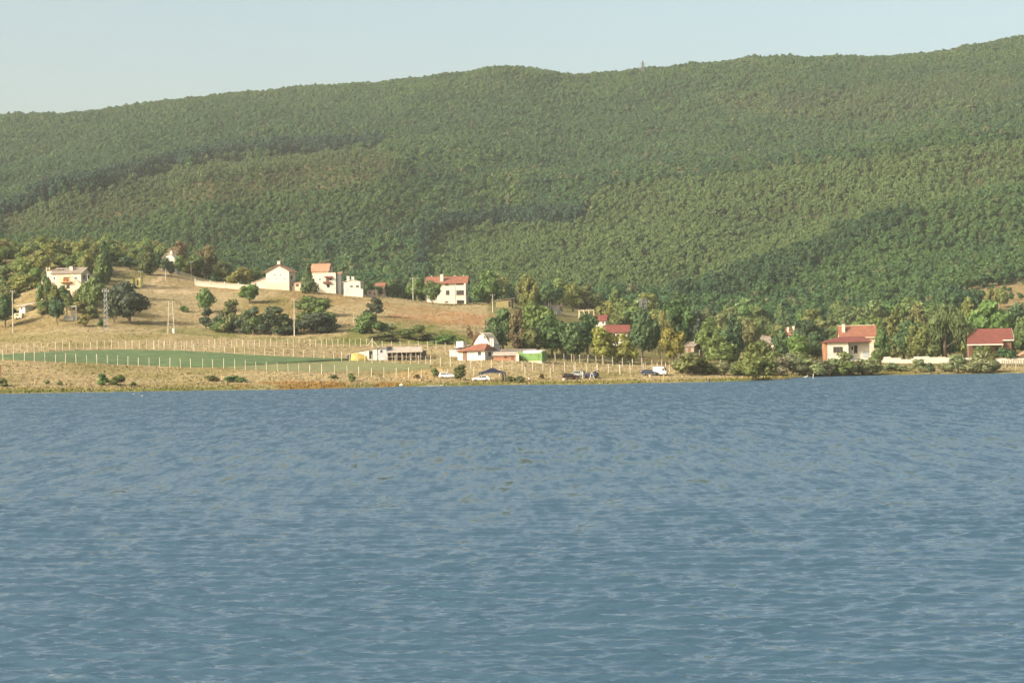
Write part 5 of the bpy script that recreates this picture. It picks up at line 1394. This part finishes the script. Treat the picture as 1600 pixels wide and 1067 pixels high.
tree('bush', 'bush', 811, 587, 597.5, 20, (.12,.145,.055), 'low green bush midway between gazebo and standing man')
tree('bush', 'bush', 846, 583.5, 592, 7, (.14,.09,.04), 'tiny brown shrub behind the standing man')
tree('bush', 'bush', 75, 594, 601, 9, MG, 'tiny green shrub on the dry bank at the left')
tree('bush', 'bush', 94, 595, 602, 9, OL, 'tiny olive shrub on the dry bank at the left')
tree('bush', 'bush', 520, 586.5, 592, 16, OL, 'flat olive shrub at the foot of the near fence')

# ------------------------------------------------------------------ dry grass and weeds on the open ground
def tufts():
    g = np.random.default_rng(77)
    n = 30000
    u = g.uniform(-60, 1660, n); Y = 455 + 330*g.random(n)**1.5
    P = np.column_stack([(u-800)/FPX*Y, Y, np.zeros(n)]); P[:, 2] = ground_z(P[:, 0], P[:, 1])
    pu, py = proj(P)
    ds = Y - shore_Y(u)
    field = in_poly(pu, py, [(-70,553),(40,551),(205,545),(300,548),(400,554),(548,562),(672,570),(640,579),(500,582),(345,576),(290,575),(100,567),(-70,562)])
    ok = (ds > 1.0) & ~field & ~((pu > 760) & (Y > 640))
    P, Y, ds, pu, py = P[ok], Y[ok], ds[ok], pu[ok], py[ok]
    n = len(P)
    h = g.uniform(.18, .5, n)*np.where(ds < 10, 1.2, 1) ; 
    nb = 3
    k = np.repeat(np.arange(n), nb); m = len(k)
    a = g.uniform(0, 6.28, m); w = g.uniform(.06, .16, m)*1.6
    off = np.column_stack([g.normal(0, .22, m), g.normal(0, .22, m), np.zeros(m)])
    base = P[k] + off; base[:, 2] -= .05
    lean = np.column_stack([g.normal(0, .16, m), g.normal(0, .16, m), np.zeros(m)])
    d = np.column_stack([np.cos(a), np.sin(a), np.zeros(m)])*w[:, None]
    V = np.stack([base-d, base+d, base+lean+np.array((0, 0, 1))*h[k][:, None]], 1)
    i = np.clip(np.searchsorted(Ui, 800+P[:, 0]/Y*FPX), 0, len(Ui)-1); j = np.clip(np.searchsorted(Yj, Y), 0, len(Yj)-1)
    c = .78*col[j, i]*np.exp(g.normal(0, .07, (n, 1)))
    dark = g.random(n) < .06; c[dark] = np.array((.11,.12,.04))
    me = quads_mesh('dry_grass', V, 3)
    ca = me.color_attributes.new('cover', 'FLOAT_COLOR', 'CORNER')
    ca.data.foreach_set('color', np.repeat(np.column_stack([c, np.ones(n)]), nb*3, 0).reshape(-1).astype(np.float32))
    m_, nt, nn, l, b = new_mat('dry_grass')
    q = nn.new('ShaderNodeAttribute'); q.attribute_name = 'cover'; l.new(q.outputs['Color'], b.inputs['Base Color'])
    b.inputs['Roughness'].default_value = 1; b.inputs['Specular IOR Level'].default_value = 0
    tag(mesh_obj('dry_grass', me, m_), kind='stuff')
tufts()
# ------------------------------------------------------------------ cars, tent, people on the bank
def car(label, u0, u1, yb, colr, rot=0, length=4.2, hatch=False, estate=False, name='parked_car', height=1.45, side=1, Y=None):
    """a car seen from the side, front towards +x (side=1) or -x"""
    uc = (u0+u1)/2; P = hit(uc, yb) if Y is None else on(uc, Y)
    t = empty(name, P, R(rot), label, 'car')
    paint = plain('car_paint', colr, .25, .08, 1)
    L, H = length/2, height
    prof = [(-L, .35), (-L, .78), (-L*.96, .92), (-L*.80, H*.98) if estate else (-L*.62, H*.97), (-L*.30, H), (L*.10, H*.98), (L*.42, .95), (L*.92, .80), (L, .62), (L, .35)]
    m = MB(); W = .84
    lo = [(x*side, -W, z) for x, z in prof]
    m.prism(lo, (0, 2*W, 0)); body = m.build('body', paint, t)
    bv = body.modifiers.new('edge', 'BEVEL'); bv.width = .06; bv.segments = 2
    m = MB()
    bk = -L*.74 if estate else -L*.55
    for y0, y1 in ((-W-.012, -W+.02), (W-.02, W+.012)):
        for xa, xb, xc, xd in ((bk-.12, -.12, -.12, bk+.05), (-.04, L*.36, L*.08, -.04)):
            m.prism([(xa*side, y0, .93), (xb*side, y0, .93), (xc*side, y0, H-.12), (xd*side, y0, H-.12)], (0, y1-y0, 0))
    m.build('side_window', GLASS, t)
    m = MB(); m.prism([((L*.44)*side, -W+.12, .96), ((L*.12)*side, -W+.16, H-.06), ((L*.12)*side, W-.16, H-.06), ((L*.44)*side, W-.12, .96)], (.03*side, 0, .03)); m.build('windscreen', GLASS, t)
    for x in (-L*.62, L*.62):
        for y in (-W-.01, W-.17):
            w = MB().tube((x, y, .31), (x, y+.18, .31), .31, n=16).build('wheel', RUBBER, t)
            MB().tube((x, y-.012, .31), (x, y+.19, .31), .17, n=10).build('rim', IRON, w)
    for y in (-.6, .6): MB().box(min(L*side*.97, L*side*1.01), max(L*side*.97, L*side*1.01), y-.14, y+.14, .58, .72).build('headlight', WFRAME, t)
    for y in (-.68, .68): MB().box(min(-L*side*.985, -L*side*1.01), max(-L*side*.985, -L*side*1.01), y-.09, y+.09, .66, .90).build('tail_light', REDROOF, t)
    if hatch:
        m = MB(); xr = -L*.60*side
        m.prism([(xr, -.66, H), (xr, .66, H), (xr-1.05*side, .62, H+.38), (xr-1.05*side, -.62, H+.38)], (0, 0, .06)); m.build('tailgate', paint, t)
        MB().box(min(-L*side*1.004, -L*side*.985), max(-L*side*1.004, -L*side*.985), -.62, .62, .6, H*.9).build('boot_opening', DARKIN, t)
    return t
car('white hatchback parked between a small bush and a little olive tree', 687, 711, 591, (.80,.79,.75), -6, 4.0, estate=True)
car('white low car parked half under the gazebo', 738, 765, 595.8, (.80,.77,.70), 4, 4.2, side=-1)
car('dark maroon car with raised tailgate beside the picnic things', 878, 906, 592.8, (.040,.018,.020), 8, 4.1, hatch=True, estate=True, side=1)
car('grey car with raised tailgate parked behind the dark maroon car', 886, 914, 588.8, (.26,.28,.28), -12, 4.2, hatch=True, side=-1)
car('dark blue car with open boot beside the leaning white trestles', 911, 933, 590.6, (.016,.022,.060), -24, 4.0, hatch=True, estate=True, side=-1)
car('dark blue estate car parked next to the white van', 1006, 1024, 586.3, (.035,.045,.085), -8, 4.3, estate=True)
# white van
P = hit(1030, 586.8)
t = empty('parked_van', P, R(-16), 'boxy white van parked by the large olive bush', 'van')
m = MB(); m.prism([(-1.55, 0, .35), (1.75, 0, .35), (1.75, 0, .95), (1.45, 0, 1.25), (1.15, 0, 2.15), (-1.55, 0, 2.2)], (0, 1.8, 0)); o = m.build('body', plain('van_paint', (.80,.78,.70), .35, .06, 1), t); bv = o.modifiers.new('edge', 'BEVEL'); bv.width = .07; bv.segments = 2
MB().prism([(.75, -.02, 1.2), (1.38, -.02, 1.2), (1.12, -.02, 1.9), (.75, -.02, 1.9)], (0, .03, 0)).build('side_window', GLASS, t)
MB().prism([(1.49, .15, 1.28), (1.21, .15, 2.05), (1.21, 1.65, 2.05), (1.49, 1.65, 1.28)], (.03, 0, .01)).build('windscreen', GLASS, t)
for x in (-.95, 1.1):
    for y in (-.03, 1.63):
        w = MB().tube((x, y, .33), (x, y+.2, .33), .33, n=16).build('wheel', RUBBER, t); MB().tube((x, y-.012, .33), (x, y+.21, .33), .18, n=10).build('rim', IRON, w)
MB().box(1.7, 1.78, .1, .4, .6, .8).build('headlight', WFRAME, t); MB().box(1.7, 1.78, 1.4, 1.7, .6, .8).build('headlight', WFRAME, t)
MB().box(1.68, 1.80, .05, 1.75, .36, .52).build('bumper', BLACKP, t)
MB().box(-.9, .3, -.03, -.004, .55, 2.0).build('sliding_door', WFRAME, t)
# gazebo
P = hit(769.5, 595.5); s = P.y/FPX
t = empty('gazebo', P, R(7), 'dark blue folding gazebo with open sides on the lake bank', 'gazebo')
w2, d2, he, ht = 2.75, 2.3, 2.2, 3.2
c4 = [(-w2, -d2), (w2, -d2), (w2, d2), (-w2, d2)]
m = MB(); k = 6
for i in range(4):
    a, c = c4[i], c4[(i+1) % 4]
    for j in range(k):
        t0, t1 = j/k, (j+1)/k
        f = lambda q: (-.10*math.sin(math.pi*q))
        p0 = (a[0]+(c[0]-a[0])*t0, a[1]+(c[1]-a[1])*t0, he+f(t0)*-1); p1 = (a[0]+(c[0]-a[0])*t1, a[1]+(c[1]-a[1])*t1, he+f(t1)*-1)
        m0 = (p0[0]*.5, p0[1]*.5, he+(ht-he)*.42); m1 = (p1[0]*.5, p1[1]*.5, he+(ht-he)*.42)
        m.poly([p0, p1, m1, m0]); m.poly([m0, m1, (0, 0, ht)])
        m.poly([(p0[0], p0[1], p0[2]-.32), (p1[0], p1[1], p1[2]-.32), p1, p0])
cn = m.build('canopy', BLUEC, t); sd = cn.modifiers.new('cloth', 'SOLIDIFY'); sd.thickness = .02
for x, y in c4: MB().tube((x*1.06, y*1.04, -.1), (x, y, he-.02), .2, .17, 7).build('leg', BLUEC, t)
m = MB()
for i in range(4):
    a, c = c4[i], c4[(i+1) % 4]; m.tube((a[0], a[1], he-.35), (c[0], c[1], he-.02), .03, n=4); m.tube((a[0], a[1], he-.02), (c[0], c[1], he-.35), .03, n=4)
m.build('brace', IRON, t)
# camping things
def lounge(label, u, yb, rot, mat, name='camp_chair'):
    P = hit(u, yb); t = empty(name, P, R(rot), label, 'chair')
    MB().prism([(-.3, -.3, .40), (.3, -.3, .42), (.3, .3, .42), (-.3, .3, .40)], (0, 0, .05)).build('seat', mat, t)
    MB().prism([(-.3, -.3, .46), (-.3, .3, .46), (-.75, .3, 1.15), (-.75, -.3, 1.15)], (-.05, 0, 0)).build('backrest', mat, t)
    for sx in (-1, 1):
        for sy in (-.28, .28): MB().tube((sx*.34, sy, -.05), (-sx*.24, sy, .42), .025, n=5).build('leg', IRON, t)
    return t
lounge('grey reclining camp chair leaning back beside the dark maroon car', 870, 590, 0, WOODG)
lounge('dark camp chair in the shade of the gazebo', 757, 595, 60, BLACKP)
P = hit(757, 596); t = empty('camp_table', P + Vector((1.6, .4, 0)), .1, 'low folding table under the gazebo', 'table')
MB().box(-.6, .6, -.35, .35, .66, .70).build('tabletop', WFRAME, t)
for x in (-.52, .52):
    for y in (-.3, .3): MB().tube((x, y, -.05), (x*.9, y, .657), .025, n=5).build('leg', IRON, t)
P = hit(926, 592.4); t = empty('trestle', P, .3, 'pair of white trestle legs leaning by the dark blue car', 'trestle')
MB().tube((-.75, 0, -.05), (-.25, .1, 1.65), .085, n=5).build('leg', WHITE, t); MB().tube((.55, 0, -.05), (-.2, -.12, 1.65), .095, n=5).build('leg', WHITE, t); MB().tube((-.55, .05, .55), (.3, -.03, .55), .04, n=5).build('stretcher', WHITE, t)
P = hit(910.5, 591.5); t = empty('awning_post', P, 0, 'upright white awning post between the grey and dark blue cars', 'post')
MB().tube((0, 0, -.2), (0, 0, 1.75), .09, n=6).build('post', WHITE, t); MB().box(-.2, .2, -.2, .2, -.05, .04).build('base', CONC, t)
P = hit(881.5, 593.6)
o = MB().tube((0, 0, -.03), (0, 0, .30), .42, .5, 12).tube((0, 0, .301), (0, 0, .36), .52, .5, 12).build('tub', WHITE, None); o.location = P; tag(o, 'round white plastic tub on the grass in front of the maroon car', 'tub')
P = hit(1016, 588.6)
o = MB().tube((0, 0, -.03), (0, 0, .38), .2, .26, 12).tube((0, 0, .381), (0, 0, .42), .28, .28, 12).build('bucket', WHITE, None); o.location = P; tag(o, 'white bucket on the grass in front of the dark estate car', 'bucket')
P = hit(900, 590.8)
heap('camp_bag', P+Vector((-.3, -1.2, 0)), 1.5, .9, .75, plain('maroon_cloth', (.10,.035,.035), .8, .2, 2), 'maroon bundled sleeping bag lying by the dark maroon car', 'bag', seed=8)

# people: one skinned surface each, clothes as children
SKIN = plain('skin', (.50,.29,.19), .6, .1, 3)
HAIR = plain('dark_hair', (.03,.022,.017), .7, .2, 5)
SHIRT = plain('pale_shirt', (.74,.68,.56), .85, .1, 3)
SHORTS = plain('dark_shorts', (.03,.03,.045), .85, .2, 3)
def skinned(name, J, E, rad, mat, parent, sub=2, root=0):
    me = bpy.data.meshes.new(name); me.from_pydata([tuple(j) for j in J], E, [])
    o = mesh_obj(name, me, mat, parent)
    sk = o.modifiers.new('skin', 'SKIN'); sk.use_smooth_shade = True
    for i, r in enumerate(rad):
        me.skin_vertices[0].data[i].radius = (r, r) if not isinstance(r, tuple) else r
        me.skin_vertices[0].data[i].use_root = (i == root)
    ss = o.modifiers.new('smooth', 'SUBSURF'); ss.levels = ss.render_levels = sub
    return o
def person(label, P, rz, pose):
    t = empty('person', P, rz, label, 'person')
    J, E, rd = pose
    skinned('body', J, E, rd, SKIN, t)
    return t
# standing man, seen half from behind, looking down at the water, forearms forward
Jm = [(0,0,.95), (0,0,1.15), (0,-.02,1.38), (0,-.05,1.50), (0,-.08,1.60), (0,-.10,1.72),
      (.20,-.02,1.40), (.26,.02,1.13), (.20,-.16,.93), (-.20,-.02,1.40), (-.26,.02,1.13), (-.20,-.16,.93),
      (.11,0,.88), (.13,-.03,.48), (.14,.02,.06), (.15,-.13,.03), (-.11,0,.88), (-.14,.03,.48), (-.15,.10,.06), (-.17,-.05,.03)]
Em = [(0,1),(1,2),(2,3),(3,4),(4,5),(2,6),(6,7),(7,8),(2,9),(9,10),(10,11),(0,12),(12,13),(13,14),(14,15),(0,16),(16,17),(17,18),(18,19)]
rm = [.15,.15,.16,.06,.085,.075,.075,.05,.035,.075,.05,.035,.10,.062,.045,.04,.10,.062,.045,.04]
for s_, b0 in ((1, 8), (-1, 11)):
    wx_, wy_, wz_ = Jm[b0]
    pi_ = len(Jm); Jm.append((wx_-.01*s_, wy_-.07, wz_-.03)); Em.append((b0, pi_)); rm.append(.03)
    for k, (dx, ln) in enumerate(((-.03,.075),(-.01,.085),(.01,.08),(.03,.065))):
        a = len(Jm); Jm.append((wx_+dx, wy_-.12, wz_-.05)); Em.append((pi_, a)); rm.append(.010)
        Jm.append((wx_+dx, wy_-.12-ln*.6, wz_-.05-ln*.5)); Em.append((a, a+1)); rm.append(.008)
    a = len(Jm); Jm.append((wx_-.06*s_, wy_-.06, wz_-.02)); Em.append((b0, a)); rm.append(.011); Jm.append((wx_-.075*s_, wy_-.11, wz_-.04)); Em.append((a, a+1)); rm.append(.009)
P = hit(827, 600.0)
man = person('man in pale shirt and dark shorts standing at the water edge', P, R(35), (Jm, Em, rm))
skinned('shirt', [(0,0,.93),(0,0,1.15),(0,-.02,1.39),(.20,-.02,1.40),(.25,.01,1.2),(-.20,-.02,1.40),(-.25,.01,1.2)], [(0,1),(1,2),(2,3),(3,4),(2,5),(5,6)], [.175,.18,.185,.10,.085,.10,.085], SHIRT, man)
skinned('shorts', [(0,0,.92),(.11,0,.86),(.13,-.025,.55),(-.11,0,.86),(-.135,.02,.55)], [(0,1),(1,2),(0,3),(3,4)], [.165,.125,.105,.125,.105], SHORTS, man)
o = mesh_obj('hair', MB().mesh('hair', False), HAIR, man)
bm = bmesh.new(); bmesh.ops.create_icosphere(bm, subdivisions=2, radius=1)
for v in bm.verts: v.co = (v.co.x*.098, -.085+v.co.y*.115, 1.69+max(v.co.z, -.25)*.125)
bm.to_mesh(o.data); bm.free()
for x in (-.032, .032): MB().tube((x, -.178, 1.665), (x, -.188, 1.665), .014, n=6).build('eye', BLACKP, man)
MB().prism([(-.016, -.178, 1.62), (.016, -.178, 1.62), (.008, -.18, 1.665), (-.008, -.18, 1.665)], (0, -.035, -.004)).build('nose', SKIN, man)
for x in (-.092, .092): MB().tube((x-.012, -.085, 1.645), (x+.012, -.085, 1.645), .032, n=8).build('ear', SKIN, man)
# sitting person by the maroon car
Js = [(0,0,.30),(0,.05,.52),(0,.03,.74),(0,-.01,.86),(0,-.05,.96),(0,-.07,1.06),(.19,.02,.76),(.27,-.10,.53),(.16,-.30,.45),(-.19,.02,.76),(-.27,-.10,.53),(-.16,-.30,.45),
      (.12,-.04,.28),(.17,-.42,.44),(.16,-.50,.05),(.16,-.64,.04),(-.12,-.04,.28),(-.17,-.42,.44),(-.16,-.50,.05),(-.16,-.64,.04)]
Js = [(x, y, z-.12) for x, y, z in Js]
rs = [.16,.15,.155,.06,.085,.075,.075,.05,.035,.075,.05,.035,.10,.062,.045,.04,.10,.062,.045,.04]
Es = [e for e in Em if max(e) < 20]
for b0, s_ in ((8, 1), (11, -1)):
    wx_, wy_, wz_ = Js[b0]; pi_ = len(Js); Js.append((wx_, wy_-.07, wz_-.01)); Es.append((b0, pi_)); rs.append(.03)
    for dx, ln in ((-.03,.075),(-.01,.085),(.01,.08),(.03,.065)):
        a = len(Js); Js.append((wx_+dx, wy_-.12, wz_-.02)); Es.append((pi_, a)); rs.append(.010); Js.append((wx_+dx, wy_-.12-ln*.6, wz_-.02-ln*.5)); Es.append((a, a+1)); rs.append(.008)
    a = len(Js); Js.append((wx_-.055*s_, wy_-.06, wz_)); Es.append((b0, a)); rs.append(.011)
sit = person('person in white top sitting on the grass beside the dark maroon car', hit(884.5, 592.6), R(10), (Js, Es, rs))
skinned('shirt', [(0,0,.19),(0,.05,.40),(0,.03,.63),(.19,.02,.64),(.25,-.06,.47),(-.19,.02,.64),(-.25,-.06,.47)], [(0,1),(1,2),(2,3),(3,4),(2,5),(5,6)], [.175,.175,.18,.10,.08,.10,.08], SHIRT, sit)
skinned('shorts', [(0,0,.17),(.12,-.04,.16),(.16,-.34,.28),(-.12,-.04,.16),(-.16,-.34,.28)], [(0,1),(1,2),(0,3),(3,4)], [.17,.125,.095,.125,.095], plain('red_shorts', (.35,.07,.05), .85, .1, 3), sit)
o = mesh_obj('hair', MB().mesh('hair', False), HAIR, sit)
bm = bmesh.new(); bmesh.ops.create_icosphere(bm, subdivisions=2, radius=1)
for v in bm.verts: v.co = (v.co.x*.10, -.045+v.co.y*.115, .91+max(v.co.z, -.3)*.13)
bm.to_mesh(o.data); bm.free()

# ------------------------------------------------------------------ stones, birds, odds and ends at the water
def stone(u, y, w, h, seed, mat=STONE):
    r = random.Random(seed); bm = bmesh.new(); bmesh.ops.create_icosphere(bm, subdivisions=2, radius=1)
    for v in bm.verts: v.co = (v.co.x*w/2*r.uniform(.85, 1.1), v.co.y*w/2.4*r.uniform(.85, 1.1), max(-.3, v.co.z)*h*r.uniform(.8, 1.15))
    me = bpy.data.meshes.new('stone'); bm.to_mesh(me); bm.free(); o = mesh_obj('stone', me, mat); o.location = hit(u, y); return o
SPIT = plain('pale_gravel', (.40,.37,.31), .95, .25, 2)
for k in range(10): tag(stone(668+2.6*k+random.uniform(-.8, .8), 602.9-.03*k, random.uniform(.6, 1.9), random.uniform(.05, .16), k, SPIT), 'pale stone of the little gravel spit below the white car', 'stone', 'stones of the gravel spit')
tag(stone(627, 602.3, 1.1, .42, 31, WHITE), 'bright white stone at the water edge west of the gravel spit', 'stone')
tag(stone(1107, 596.4, .8, .5, 32, plain('dark_stone', (.08,.07,.06), .9, .2, 2)), 'small dark stone at the water edge below the large olive bush', 'stone')
def bird(u, y, label, sc=1.0, afloat=True):
    P = hit(u, y) if not afloat else Vector(at(u, y, CAMH*FPX/(y-yhor(u)))); P.z = max(P.z, .03)
    t = empty('water_bird', P, random.uniform(-.5, .5), label, 'bird'); t.scale = (sc, sc, sc)
    J = [(-.32,0,.16),(-.05,0,.14),(.18,0,.17),(.27,0,.30),(.30,0,.42),(.40,0,.42)]
    skinned('body', J, [(0,1),(1,2),(2,3),(3,4),(4,5)], [.04,.15,.12,.055,.055,.015], WHITE, t)
    for s_ in (-1, 1): MB().prism([(-.36, s_*.10, .19), (.08, s_*.13, .22), (.10, s_*.14, .12), (-.12, s_*.15, .10)], (0, s_*.02, 0)).build('wing', plain('grey_feather', (.45,.45,.45), .8, .1, 4), t)
    return t
bird(1259, 590.6, 'white water bird on the shallow inlet by the willow bushes', 1.5)
bird(209, 616.6, 'tiny white water bird floating near the left shore', .6)
bird(222, 619.5, 'second tiny white water bird floating a little farther out', .6)
P = Vector(at(1270.5, 591.6, CAMH*FPX/(591.6-yhor(1270.5))))
t = empty('mooring_stake', P, 0, 'short white stake standing in the shallow inlet', 'stake'); MB().tube((0, 0, -1), (.05, 0, 1.1), .09, .07, 6).build('stake', WHITE, t); MB().tube((.05, 0, 1.1), (.05, 0, 1.16), .11, .11, 6).build('cap', WFRAME, t)
# dark plank landing at the far left edge
P = hit(1, 598)
t = empty('gate_post', P, 0, 'dark wooden post with crosspiece at the far left edge of the bank', 'post'); MB().box(-.12, .12, -.12, .12, -.3, 4.2).build('post', DOORB, t); MB().box(-.4, .8, -.06, .06, 4.0, 4.15).build('crosspiece', DOORB, t)
